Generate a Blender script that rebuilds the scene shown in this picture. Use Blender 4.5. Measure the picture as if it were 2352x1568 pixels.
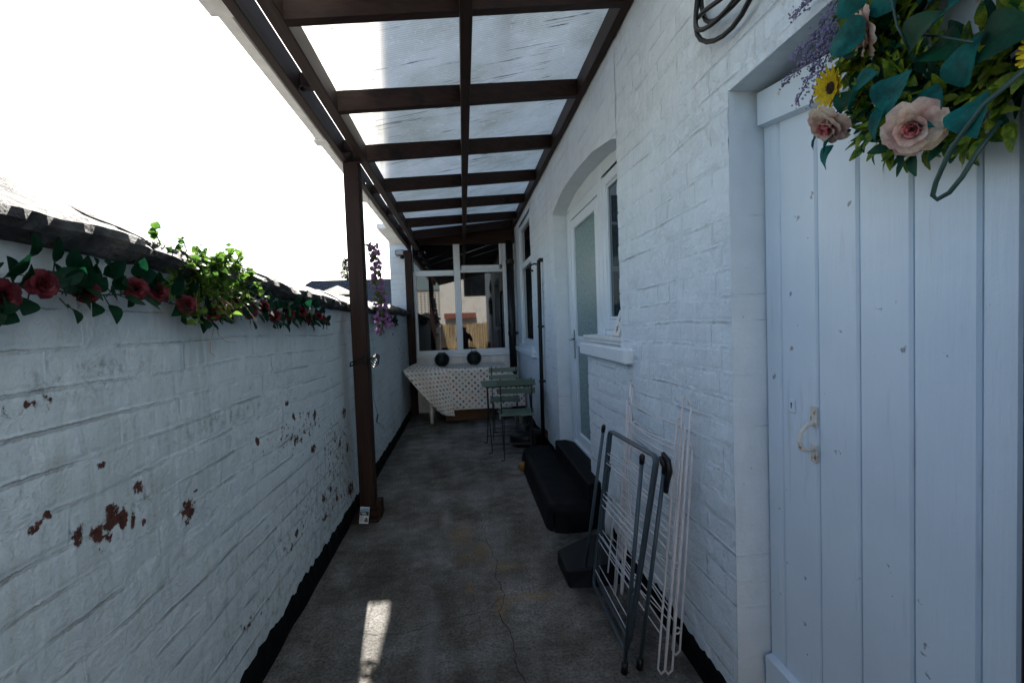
import bpy, math, random
import numpy as np
from mathutils import Vector, Matrix, Euler
R = math.radians
for o in list(bpy.data.objects): bpy.data.objects.remove(o)
scene = bpy.context.scene
COL = scene.collection
rnd = random.Random(7)

# ------------------------------------------------------------ camera
cam_d = bpy.data.cameras.new('camera'); cam = bpy.data.objects.new('camera', cam_d); COL.objects.link(cam)
scene.camera = cam
cam_d.sensor_width = 36; cam_d.lens = 36*1070/2352
cam_d.clip_start = 0.02; cam_d.clip_end = 2000
YAW, PITCH, ROLL = R(5.86), R(2.3), R(2.12)
f = Vector((math.sin(YAW)*math.cos(PITCH), math.cos(YAW)*math.cos(PITCH), -math.sin(PITCH)))
r0 = Vector((math.cos(YAW), -math.sin(YAW), 0)); u0 = r0.cross(f)
rt = r0*math.cos(ROLL)-u0*math.sin(ROLL); up = r0*math.sin(ROLL)+u0*math.cos(ROLL)
cam.matrix_world = Matrix(((rt.x, up.x, -f.x, 0), (rt.y, up.y, -f.y, 0), (rt.z, up.z, -f.z, 1.35), (0, 0, 0, 1)))
scene.render.resolution_x = 1024; scene.render.resolution_y = 682

# ------------------------------------------------------------ light
SUN_AZ = R(7.6)      # left of +Y
SUN_EL = R(36.5)
w = bpy.data.worlds.new('World'); scene.world = w; w.use_nodes = True
nt = w.node_tree; bg = nt.nodes['Background']
sky = nt.nodes.new('ShaderNodeTexSky'); sky.sky_type = 'NISHITA'; sky.sun_disc = False
sky.sun_elevation = SUN_EL; sky.sun_rotation = -SUN_AZ; sky.air_density = 1.0; sky.dust_density = 1.6
nt.links.new(sky.outputs[0], bg.inputs[0]); bg.inputs[1].default_value = 0.068
sl = bpy.data.lights.new('sun', 'SUN'); sl.energy = 5.0; sl.angle = R(0.53); sl.color = (1, .95, .87)
so = bpy.data.objects.new('sun', sl); COL.objects.link(so)
sd = Vector((-math.sin(SUN_AZ)*math.cos(SUN_EL), math.cos(SUN_AZ)*math.cos(SUN_EL), math.sin(SUN_EL)))
so.rotation_euler = (-sd).to_track_quat('-Z', 'Y').to_euler(); so.location = sd*30
scene.view_settings.view_transform = 'Standard'; scene.view_settings.look = 'None'
scene.view_settings.exposure = 2.1; scene.view_settings.gamma = 1
scene.render.engine = 'CYCLES'
scene.cycles.max_bounces = 8; scene.cycles.transparent_max_bounces = 12

# ------------------------------------------------------------ noise
_perm = {}
def vnoise(x, y, seed=0):
    x = np.asarray(x, float); y = np.asarray(y, float)
    if seed not in _perm: _perm[seed] = np.random.RandomState(seed+11).rand(256, 256)
    g = _perm[seed]; xi = np.floor(x).astype(int); yi = np.floor(y).astype(int)
    fx = x-xi; fy = y-yi; fx = fx*fx*(3-2*fx); fy = fy*fy*(3-2*fy)
    a = g[xi % 256, yi % 256]; b = g[(xi+1) % 256, yi % 256]; c = g[xi % 256, (yi+1) % 256]; d = g[(xi+1) % 256, (yi+1) % 256]
    return (a*(1-fx)+b*fx)*(1-fy)+(c*(1-fx)+d*fx)*fy-.5
def fbm(x, y, seed=0, o=4):
    s = 0; a = 1
    for i in range(o):
        s = s+a*vnoise(np.asarray(x)*2**i, np.asarray(y)*2**i, seed+i*7); a *= .5
    return s

# ------------------------------------------------------------ materials
def newmat(name):
    m = bpy.data.materials.new(name); m.use_nodes = True
    return m, m.node_tree, m.node_tree.nodes['Principled BSDF']
def N(nt, t, **k):
    n = nt.nodes.new(t)
    for a, b in k.items():
        if a.startswith('i_'):
            key = a[2:].replace('_', ' ')
            n.inputs[int(key) if key.isdigit() else key].default_value = b
        else: setattr(n, a, b)
    return n
def ramp(nt, src, stops, interp='LINEAR'):
    n = nt.nodes.new('ShaderNodeValToRGB'); n.color_ramp.interpolation = interp
    el = n.color_ramp.elements
    while len(el) < len(stops): el.new(.5)
    for e, (p, c) in zip(el, stops):
        e.position = p; e.color = (c, c, c, 1) if isinstance(c, (int, float)) else (*c, 1)
    nt.links.new(src, n.inputs[0]); return n.outputs[0]
def coords(nt, scale=(1, 1, 1)):
    t = N(nt, 'ShaderNodeTexCoord'); m = N(nt, 'ShaderNodeMapping'); m.inputs['Scale'].default_value = scale
    nt.links.new(t.outputs['Object'], m.inputs[0]); return m.outputs[0]
def noise(nt, vec, scale, detail=5, rough=.6, dist=0):
    n = N(nt, 'ShaderNodeTexNoise'); n.inputs['Scale'].default_value = scale; n.inputs['Detail'].default_value = detail
    n.inputs['Roughness'].default_value = rough; n.inputs['Distortion'].default_value = dist
    nt.links.new(vec, n.inputs['Vector']); return n.outputs['Fac']
def mixc(nt, fac, a, b, mode='MIX'):
    n = nt.nodes.new('ShaderNodeMix'); n.data_type = 'RGBA'; n.blend_type = mode
    for s, v in ((n.inputs[0], fac), (n.inputs[6], a), (n.inputs[7], b)):
        if isinstance(v, (int, float)): s.default_value = v
        elif isinstance(v, tuple): s.default_value = (*v, 1)
        else: nt.links.new(v, s)
    return n.outputs[2]
def math_(nt, op, a, b=0.):
    n = N(nt, 'ShaderNodeMath', operation=op)
    for s, v in ((n.inputs[0], a), (n.inputs[1], b)):
        if isinstance(v, (int, float)): s.default_value = v
        else: nt.links.new(v, s)
    return n.outputs[0]
def bump(nt, bsdf, h, strength=.3, dist=.01):
    b = N(nt, 'ShaderNodeBump'); b.inputs['Strength'].default_value = strength; b.inputs['Distance'].default_value = dist
    nt.links.new(h, b.inputs['Height']); nt.links.new(b.outputs[0], bsdf.inputs['Normal'])
def attr(nt, name):
    a = N(nt, 'ShaderNodeAttribute'); a.attribute_name = name; return a.outputs['Fac']

def simple(name, c, rough=.5, var=.15, scale=30, metal=0, bmp=.1, spec=.5, stretch=(1, 1, 1)):
    m, nt, b = newmat(name); v = coords(nt, stretch)
    n1 = noise(nt, v, scale); 
    lo = tuple(x*(1-var) for x in c); hi = tuple(min(1, x*(1+var)) for x in c)
    col = ramp(nt, n1, [(.3, lo), (.7, hi)]); nt.links.new(col, b.inputs['Base Color'])
    b.inputs['Roughness'].default_value = rough; b.inputs['Metallic'].default_value = metal
    b.inputs['Specular IOR Level'].default_value = spec
    if bmp: bump(nt, b, n1, bmp, .004)
    return m

def painted_brick(name, base, dirt, dirt_amt, fine=.5, open_=(.44, .5), jcol=(.13, .14, .14), joints=True):
    m, nt, b = newmat(name); v = coords(nt)
    big = noise(nt, v, 1.6, 6, .65); mid = noise(nt, v, 9, 5, .6); fin = noise(nt, v, 140, 4, .6); drip = noise(nt, coords(nt, (6, 14, 1.6)), 2.5, 4)
    c = ramp(nt, mid, [(.3, tuple(x*.9 for x in base)), (.7, base)])
    dm = ramp(nt, math_(nt, 'ADD', math_(nt, 'MULTIPLY', big, .6), math_(nt, 'MULTIPLY', drip, .4)), [(.50, 0.), (.72, dirt_amt)])
    c = mixc(nt, dm, c, dirt)
    # open joints between the bricks
    rag = math_(nt, 'MULTIPLY', math_(nt, 'SUBTRACT', noise(nt, v, 42, 5, .7), .5), .011)
    zz = math_(nt, 'ADD', attr(nt, 'zz'), rag); yy = math_(nt, 'ADD', attr(nt, 'yy'), math_(nt, 'MULTIPLY', math_(nt, 'SUBTRACT', noise(nt, v, 50, 4, .6), .5), .012))
    rz = math_(nt, 'DIVIDE', zz, .083); row = math_(nt, 'FLOOR', rz); fz = math_(nt, 'FRACT', rz)
    dz = math_(nt, 'MULTIPLY', math_(nt, 'MINIMUM', fz, math_(nt, 'SUBTRACT', 1., fz)), .083)
    hdr = math_(nt, 'COMPARE', math_(nt, 'FLOORED_MODULO', row, 4.), 1.)
    ln = math_(nt, 'MULTIPLY', math_(nt, 'SUBTRACT', 1., math_(nt, 'MULTIPLY', hdr, .5)), .235)
    off = math_(nt, 'ADD', math_(nt, 'MULTIPLY', math_(nt, 'FLOORED_MODULO', row, 2.), .5), math_(nt, 'MULTIPLY', math_(nt, 'SINE', math_(nt, 'MULTIPLY', row, 1.7)), .17))
    fu = math_(nt, 'FRACT', math_(nt, 'ADD', math_(nt, 'DIVIDE', yy, ln), off))
    dy = math_(nt, 'MULTIPLY', math_(nt, 'MINIMUM', fu, math_(nt, 'SUBTRACT', 1., fu)), ln)
    def line(d, a, b_):
        mr = N(nt, 'ShaderNodeMapRange', interpolation_type='SMOOTHSTEP'); nt.links.new(d, mr.inputs[0])
        mr.inputs[1].default_value = a; mr.inputs[2].default_value = b_; mr.inputs[3].default_value = 1; mr.inputs[4].default_value = 0; return mr.outputs[0]
    mz = ramp(nt, noise(nt, coords(nt, (1, .8, 2.2)), 3.3, 5, .65), [(open_[0], 0.), (open_[0]+.13, 1.)])
    my = ramp(nt, noise(nt, coords(nt, (1, 2, 1)), 3.7, 4, .65), [(open_[1], 0.), (open_[1]+.13, 1.)])
    if not joints: mz = my = math_(nt, 'MULTIPLY', mz, 0.); dz = math_(nt, 'ADD', dz, 1.); dy = math_(nt, 'ADD', dy, 1.)
    jl = math_(nt, 'MAXIMUM', math_(nt, 'MULTIPLY', line(dz, .0006, .0028), mz), math_(nt, 'MULTIPLY', math_(nt, 'MULTIPLY', line(dy, .0005, .0024), my), .55))
    c = mixc(nt, math_(nt, 'MULTIPLY', jl, .8), c, jcol)
    gro = math_(nt, 'MAXIMUM', math_(nt, 'MULTIPLY', line(dz, .001, .010), math_(nt, 'ADD', math_(nt, 'MULTIPLY', mz, .8), .2)), math_(nt, 'MULTIPLY', line(dy, .001, .007), math_(nt, 'ADD', math_(nt, 'MULTIPLY', my, .6), .15)))
    # green algae and soot blots
    g = math_(nt, 'MULTIPLY', attr(nt, 'grime'), ramp(nt, noise(nt, v, 22, 6, .8), [(.5, 0.), (.66, .75)]))
    c = mixc(nt, g, c, (.09, .10, .06))
    # flaked patches where the red brick shows
    n2 = noise(nt, v, 26, 5, .7)
    ch = math_(nt, 'ADD', attr(nt, 'chip'), math_(nt, 'MULTIPLY', math_(nt, 'SUBTRACT', n2, .5), 1.6))
    chm = ramp(nt, ch, [(.56, 0.), (.585, 1.)])
    sp = ramp(nt, noise(nt, v, 60, 3, .5), [(.74, 0.), (.77, 1.)])
    bc = ramp(nt, noise(nt, v, 35), [(.3, (.045, .014, .010)), (.55, (.10, .034, .023)), (.75, (.17, .08, .055))])
    rim = ramp(nt, ch, [(.48, 0.), (.56, .55)])
    c = mixc(nt, rim, c, (.16, .14, .12))
    c = mixc(nt, chm, c, bc)
    c = mixc(nt, math_(nt, 'MULTIPLY', sp, .5), c, (.08, .08, .08))
    nt.links.new(c, b.inputs['Base Color'])
    b.inputs['Roughness'].default_value = .62; b.inputs['Specular IOR Level'].default_value = .35
    h = math_(nt, 'ADD', math_(nt, 'MULTIPLY', fin, .35), math_(nt, 'MULTIPLY', noise(nt, v, 38, 4, .55), .9))
    terr = math_(nt, 'MULTIPLY', ramp(nt, noise(nt, v, 13, 8, .68, .3), [(.46, 0.), (.50, .55), (.53, .6), (.57, 1.)]), ramp(nt, noise(nt, v, 2.1, 3, .6), [(.42, .12), (.62, .75)]))
    h = math_(nt, 'ADD', h, terr); h = math_(nt, 'SUBTRACT', h, math_(nt, 'MULTIPLY', gro, 1.1))
    h = math_(nt, 'SUBTRACT', h, math_(nt, 'MULTIPLY', chm, .9))
    bump(nt, b, h, fine, .006)
    return m

M = {}
M['brickL'] = painted_brick('white_painted_brick_weathered', (.655, .735, .77), (.33, .37, .31), .75, .65, (.46, .52), (.15, .155, .15))
M['brickR'] = painted_brick('white_painted_brick', (.70, .785, .835), (.50, .55, .57), .5, .75, (.475, .47), (.27, .29, .31))
M['brickS'] = painted_brick('smooth_painted_brick', (.70, .785, .835), (.50, .55, .57), .4, .3, (.55, .62), (.36, .39, .41))
M['render'] = painted_brick('white_painted_render', (.70, .775, .825), (.50, .50, .48), .5, .25, joints=False)
M['upvc'] = simple('white_upvc', (.69, .77, .82), .35, .04, 6, bmp=.02)
M['oldwood'] = simple('aged_white_gloss_wood', (.68, .69, .69), .45, .1, 14, bmp=.3, stretch=(1, 1, .1))
M['band'] = simple('black_bitumen_paint', (.0025, .003, .003), .8, .6, 25, bmp=.6, spec=.1)
M['coping'] = None
M['black'] = simple('black_plastic', (.006, .0065, .007), .4, .2, 20, spec=.35)
M['iron'] = simple('black_iron', (.010, .010, .011), .45, .3, 60)
M['rubber'] = simple('dark_rubber', (.005, .007, .010), .6, .25, 8, spec=.2)
M['sage'] = simple('sage_green_paint', (.095, .15, .12), .5, .1, 20, bmp=.2, stretch=(.2, 1, 1))
M['cream'] = simple('cream_painted_wood', (.60, .60, .55), .5, .08, 15)
M['card'] = simple('brown_cardboard', (.13, .07, .035), .8, .12, 12)
M['wire_black'] = simple('black_wire', (.015, .015, .016), .4, .2, 50)
M['gutter'] = simple('grey_white_gutter', (.82, .83, .82), .45, .2, 7, bmp=.15)
M['slate'] = simple('slate_roof', (.055, .062, .075), .5, .25, 3, bmp=.4)
M['chrome'] = simple('chrome', (.6, .6, .62), .15, .05, 10, metal=1, bmp=0)
M['yellow'] = simple('yellow_rubber', (.20, .10, .012), .5, .15, 15)
M['lantern'] = simple('dark_wire_mesh', (.012, .021, .022), .5, .2, 50, metal=.6)
M['dark'] = simple('dark_void', (.006, .006, .007), .9, .1, 4, bmp=0)
M['person'] = simple('dark_clothing', (.02, .025, .035), .8, .3, 10)
M['skin'] = simple('skin', (.45, .25, .17), .5, .08, 10)
M['reed'] = None

def mk_wood(name, c1, c2, ax, spec=.35, rough=.5):
    m, nt, b = newmat(name)
    sc = {'x': (.5, 12, 12), 'y': (12, .5, 12), 'z': (12, 12, .5)}[ax]
    g = noise(nt, coords(nt, sc), 3.2, 6, .65, .4); kn = noise(nt, coords(nt), 5, 3)
    c = ramp(nt, g, [(.3, c1), (.7, c2)])
    c = mixc(nt, ramp(nt, kn, [(.62, 0.), (.72, .75)]), c, tuple(x*.3 for x in c1))
    nt.links.new(c, b.inputs['Base Color']); b.inputs['Roughness'].default_value = rough; b.inputs['Specular IOR Level'].default_value = spec
    bump(nt, b, g, .35, .004); return m
for ax in 'xyz': M['wood'+ax] = mk_wood('brown_stained_timber_'+ax, (.012, .006, .0045), (.036, .0165, .012), ax, .22, .6)

def mk_coping():
    m, nt, b = newmat('tarred_stone_coping'); v = coords(nt)
    n1 = noise(nt, v, 7, 8, .7); n2 = noise(nt, coords(nt, (10, 2.2, 6)), 6, 6, .7)
    c = ramp(nt, n1, [(.3, (.012, .012, .014)), (.5, (.036, .036, .038)), (.72, (.12, .118, .112))])
    c = mixc(nt, ramp(nt, n2, [(.6, 0.), (.7, .8)]), c, (.008, .008, .009))
    nt.links.new(c, b.inputs['Base Color']); b.inputs['Roughness'].default_value = .7; b.inputs['Specular IOR Level'].default_value = .25
    bump(nt, b, math_(nt, 'ADD', n1, math_(nt, 'MULTIPLY', n2, .8)), .9, .012); return m
M['coping'] = mk_coping()

def mk_floor():
    m, nt, b = newmat('stained_concrete'); v = coords(nt)
    big = noise(nt, v, 1.3, 6, .65); mid = noise(nt, v, 5, 6, .7); fin = noise(nt, v, 85, 5, .8); gr = noise(nt, v, 170, 3, .6)
    s = math_(nt, 'ADD', math_(nt, 'MULTIPLY', big, .55), math_(nt, 'MULTIPLY', mid, .45))
    c = ramp(nt, s, [(.38, (.070, .060, .048)), (.46, (.135, .122, .105)), (.54, (.225, .215, .20)), (.63, (.33, .325, .32))])
    c = mixc(nt, .95, c, ramp(nt, fin, [(.34, .22), (.5, 1.0), (.66, 1.6)]), 'MULTIPLY')
    c = mixc(nt, ramp(nt, gr, [(.60, 0.), (.64, .85)]), c, (.025, .023, .02))
    c = mixc(nt, math_(nt, 'MULTIPLY', attr(nt, 'moss'), ramp(nt, noise(nt, v, 30, 4, .7), [(.42, 0.), (.6, .8)])), c, (.30, .17, .04))
    c = mixc(nt, math_(nt, 'MULTIPLY', attr(nt, 'damp'), ramp(nt, noise(nt, v, 12, 5, .7), [(.35, .1), (.6, .85)])), c, (.022, .022, .018))
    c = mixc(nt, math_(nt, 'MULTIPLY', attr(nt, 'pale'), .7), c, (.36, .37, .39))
    nt.links.new(c, b.inputs['Base Color']); b.inputs['Roughness'].default_value = .85
    bump(nt, b, math_(nt, 'ADD', fin, math_(nt, 'MULTIPLY', gr, .4)), 1., .010); return m
M['floor'] = mk_floor()

def mk_sheet():
    m, nt, b = newmat('ribbed_polycarbonate'); nt.nodes.remove(b)
    out = nt.nodes['Material Output']
    v = coords(nt)
    wv = N(nt, 'ShaderNodeTexWave', wave_type='BANDS', bands_direction='Y'); wv.inputs['Scale'].default_value = 1/.0125/6.2832*3.14; wv.inputs['Distortion'].default_value = 0
    wv.inputs['Scale'].default_value = 20
    nt.links.new(v, wv.inputs['Vector'])
    blot = noise(nt, v, 1.7, 5, .6); dirt = noise(nt, coords(nt, (1.1, 26, 1)), 2.4, 5, .65); dm2 = noise(nt, v, 4.5, 3, .5); tr = noise(nt, v, 7, 2, .5, 2.5)
    c = ramp(nt, blot, [(.3, (.36, .37, .31)), (.6, (.58, .59, .57))])
    c = mixc(nt, .5, c, ramp(nt, wv.outputs['Fac'], [(0, .55), (.5, 1.), (1, 1.)]), 'MULTIPLY')
    c = mixc(nt, ramp(nt, tr, [(.49, 0.), (.5, .35), (.51, 0.)]), c, (.9, .92, .93))
    dm = math_(nt, 'MULTIPLY', ramp(nt, dirt, [(.585, 0.), (.64, 1.)]), ramp(nt, dm2, [(.46, 0.), (.54, 1.)]))
    c = mixc(nt, math_(nt, 'MULTIPLY', dm, .9), c, (.05, .045, .04))
    t = N(nt, 'ShaderNodeBsdfTranslucent'); nt.links.new(c, t.inputs[0])
    d = N(nt, 'ShaderNodeBsdfTransparent'); nt.links.new(mixc(nt, .85, (.5, .5, .5), c), d.inputs[0])
    g = N(nt, 'ShaderNodeBsdfGlossy'); g.inputs['Roughness'].default_value = .25
    m1 = N(nt, 'ShaderNodeMixShader'); m1.inputs[0].default_value = .13; nt.links.new(t.outputs[0], m1.inputs[1]); nt.links.new(d.outputs[0], m1.inputs[2])
    rf = N(nt, 'ShaderNodeBsdfRefraction'); rf.inputs['Roughness'].default_value = .5; rf.inputs['IOR'].default_value = 1.02; nt.links.new(c, rf.inputs[0])
    m3 = N(nt, 'ShaderNodeMixShader'); m3.inputs[0].default_value = .22; nt.links.new(m1.outputs[0], m3.inputs[1]); nt.links.new(rf.outputs[0], m3.inputs[2]); m1 = m3
    m2 = N(nt, 'ShaderNodeMixShader'); m2.inputs[0].default_value = .05; nt.links.new(m1.outputs[0], m2.inputs[1]); nt.links.new(g.outputs[0], m2.inputs[2])
    nt.links.new(m2.outputs[0], out.inputs[0]); return m
M['sheet'] = mk_sheet()

def mk_leaf(name, c1, c2, trans=.5, scale=40, rough=.45):
    m, nt, b = newmat(name); out = nt.nodes['Material Output']; v = coords(nt)
    n = noise(nt, v, scale, 3); c = ramp(nt, n, [(.35, c1), (.65, c2)]); c = mixc(nt, .6, c, ramp(nt, noise(nt, v, scale*6, 3, .7), [(.35, .55), (.6, 1.)]), 'MULTIPLY'); nt.links.new(c, b.inputs['Base Color'])
    b.inputs['Roughness'].default_value = rough; b.inputs['Specular IOR Level'].default_value = .18
    t = N(nt, 'ShaderNodeBsdfTranslucent'); nt.links.new(c, t.inputs[0])
    mx = N(nt, 'ShaderNodeMixShader'); mx.inputs[0].default_value = trans
    nt.links.new(b.outputs[0], mx.inputs[1]); nt.links.new(t.outputs[0], mx.inputs[2]); nt.links.new(mx.outputs[0], out.inputs[0])
    return m
M['gleaf'] = mk_leaf('garland_leaf', (.003, .030, .014), (.007, .055, .022), .45)
M['ivy'] = mk_leaf('fresh_weed_leaf', (.035, .11, .02), (.16, .28, .04), .5)
M['rose'] = mk_leaf('dusky_red_petal', (.065, .008, .013), (.17, .028, .038), .22, 15)
M['teal'] = mk_leaf('teal_silk_leaf', (.001, .065, .058), (.003, .17, .15), .3, 25, .55)
M['dkleaf'] = mk_leaf('dark_green_silk_leaf', (.003, .035, .018), (.006, .075, .032), .25, 25, .5)
M['lime'] = mk_leaf('yellow_green_leaf', (.018, .10, .012), (.32, .40, .04), .3, 45, .4)
M['lav'] = mk_leaf('lavender_floret', (.22, .19, .34), (.46, .41, .60), .2, 60)
M['petaly'] = mk_leaf('yellow_petal', (.62, .42, .01), (.80, .62, .03), .3, 30)
M['pink'] = mk_leaf('pale_pink_petal', (.66, .40, .36), (.84, .72, .58), .3, 14)
M['pinkc'] = mk_leaf('deep_pink_petal', (.60, .18, .20), (.72, .30, .30), .3, 14)
M['purple'] = mk_leaf('purple_blossom', (.16, .07, .22), (.38, .22, .45), .3, 40)
M['dryroot'] = simple('dry_rootlets', (.32, .18, .09), .8, .3, 40)
M['brownc'] = simple('flower_centre', (.03, .014, .008), .9, .3, 80)
M['stem'] = simple('green_wire_stem', (.010, .045, .035), .5, .2, 40)
M['tree'] = mk_leaf('conifer_needles', (.015, .035, .018), (.04, .075, .035), .25, 3)

def mk_glass(name, c, rough=.02, ior=1.75, tex=None):
    m, nt, b = newmat(name); b.inputs['Base Color'].default_value = (*c, 1); b.inputs['Roughness'].default_value = rough
    b.inputs['IOR'].default_value = ior
    v = coords(nt)
    if tex:
        n = noise(nt, coords(nt, (1, 1, .6)), 70, 3, .6); nt.links.new(ramp(nt, n, [(.35, tuple(x*.55 for x in c)), (.65, tuple(x*1.4 for x in c))]), b.inputs['Base Color'])
        bump(nt, b, n, .5, .006)
    else:
        bump(nt, b, noise(nt, v, 1.3, 2), .02, .01)
    return m
M['glass'] = mk_glass('dark_window_glass', (.004, .005, .006))
M['obscure'] = mk_glass('obscured_door_glass', (.16, .27, .27), .25, 1.5, True)
def mk_curtain():
    m, nt, b = newmat('glass_over_net_curtain')
    wv = N(nt, 'ShaderNodeTexWave', wave_type='BANDS', bands_direction='Y'); wv.inputs['Scale'].default_value = 6; wv.inputs['Distortion'].default_value = 1.5
    nt.links.new(coords(nt), wv.inputs['Vector'])
    nt.links.new(ramp(nt, wv.outputs['Fac'], [(0, (.012, .022, .03)), (1, (.05, .08, .095))]), b.inputs['Base Color'])
    b.inputs['Roughness'].default_value = .03; b.inputs['IOR'].default_value = 1.7; return m
M['curtain'] = mk_curtain()

def mk_cloth():
    m, nt, b = newmat('spotted_oilcloth')
    uv = N(nt, 'ShaderNodeUVMap'); uv.uv_map = 'uv'
    sc = N(nt, 'ShaderNodeVectorMath', operation='MULTIPLY'); sc.inputs[1].default_value = (1/.084, 1/.041, 1); nt.links.new(uv.outputs[0], sc.inputs[0])
    sep = N(nt, 'ShaderNodeSeparateXYZ'); nt.links.new(sc.outputs[0], sep.inputs[0])
    row = math_(nt, 'FLOOR', sep.outputs[1]); x = math_(nt, 'ADD', sep.outputs[0], math_(nt, 'MULTIPLY', math_(nt, 'FLOORED_MODULO', row, 2.), .5))
    cx = math_(nt, 'FLOOR', x); fx = math_(nt, 'MULTIPLY', math_(nt, 'SUBTRACT', math_(nt, 'FRACT', x), .5), .084); fy = math_(nt, 'MULTIPLY', math_(nt, 'SUBTRACT', math_(nt, 'FRACT', sep.outputs[1]), .5), .041)
    d = math_(nt, 'SQRT', math_(nt, 'ADD', math_(nt, 'MULTIPLY', fx, fx), math_(nt, 'MULTIPLY', fy, fy)))
    mask = ramp(nt, math_(nt, 'MULTIPLY', d, 20.), [(.29, 1.), (.31, 0.)])
    cb = N(nt, 'ShaderNodeCombineXYZ'); nt.links.new(cx, cb.inputs[0]); nt.links.new(row, cb.inputs[1])
    wn = N(nt, 'ShaderNodeTexWhiteNoise', noise_dimensions='3D'); nt.links.new(cb.outputs[0], wn.inputs[0])
    dc = ramp(nt, wn.outputs['Value'], [(0, (.06, .12, .12)), (.2, (.45, .36, .28)), (.4, (.42, .10, .09)), (.55, (.22, .28, .42)), (.72, (.46, .30, .20)), (.86, (.55, .45, .38))], 'CONSTANT')
    base = (.74, .73, .68)
    nt.links.new(mixc(nt, mask, base, dc), b.inputs['Base Color']); b.inputs['Roughness'].default_value = .4
    bump(nt, b, noise(nt, coords(nt), 9, 3), .3, .01); return m
M['cloth'] = mk_cloth()
def mk_reed():
    m, nt, b = newmat('split_reed'); n = noise(nt, coords(nt, (16, 1, .7)), 1.6, 6, .75)
    nt.links.new(ramp(nt, n, [(.42, (.06, .035, .015)), (.5, (.30, .20, .085)), (.58, (.55, .41, .21))]), b.inputs['Base Color']); b.inputs['Roughness'].default_value = .8
    bump(nt, b, n, .8, .01); return m
M['reed'] = mk_reed()
def mk_metal_tube():
    m = simple('grey_coated_tube', (.05, .075, .095), .4, .12, 12, metal=.2, bmp=.05); return m
M['gtube'] = mk_metal_tube()
M['gwire'] = simple('pale_coated_wire', (.42, .46, .50), .35, .1, 12, bmp=0)
M['wtube'] = simple('white_coated_wire', (.62, .60, .60), .45, .15, 14, bmp=.05)
M['greybox'] = simple('grey_casting', (.10, .10, .10), .5, .2, 14)
M['pipegrey'] = simple('pale_grey_pipe', (.55, .57, .58), .5, .1, 14)
M['rust'] = simple('rusty_cream_metal', (.50, .44, .36), .6, .1, 10)
def mk_rusty():
    m, nt, b = newmat('rust_spotted_cream_metal'); n = noise(nt, coords(nt), 55, 3, .6)
    nt.links.new(ramp(nt, n, [(.57, (.60, .57, .50)), (.63, (.40, .17, .05)), (.72, (.18, .07, .03))]), b.inputs['Base Color']); b.inputs['Roughness'].default_value = .65; return m
M['rust'] = mk_rusty()
def mk_gate():
    m, nt, b = newmat('white_gloss_planks')
    v = coords(nt); g = noise(nt, coords(nt, (1, 9, .7)), 4, 5, .6); k = noise(nt, v, 24, 3, .6); big = noise(nt, v, 3, 4)
    c = ramp(nt, big, [(.3, (.60, .685, .745)), (.7, (.68, .76, .82))])
    c = mixc(nt, ramp(nt, k, [(.70, 0.), (.74, .7)]), c, (.10, .10, .11))
    c = mixc(nt, ramp(nt, g, [(.60, 0.), (.74, .45)]), c, (.42, .43, .43))
    nt.links.new(c, b.inputs['Base Color']); b.inputs['Roughness'].default_value = .42
    bump(nt, b, math_(nt, 'ADD', g, math_(nt, 'MULTIPLY', k, .6)), .55, .004); return m
M['gate'] = mk_gate()

# ------------------------------------------------------------ mesh helpers
WL = {}
def tag(o, label=None, cat=None, group=None, kind=None):
    if label: o['label'] = label
    if cat: o['category'] = cat
    if group: o['group'] = group
    if kind: o['kind'] = kind
    return o
def thing(name, label, cat, loc=(0, 0, 0), group=None):
    o = bpy.data.objects.new(name, None); COL.objects.link(o); o.location = loc; o.empty_display_size = .1
    WL[o.name] = Vector(loc); return tag(o, label, cat, group)

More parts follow.
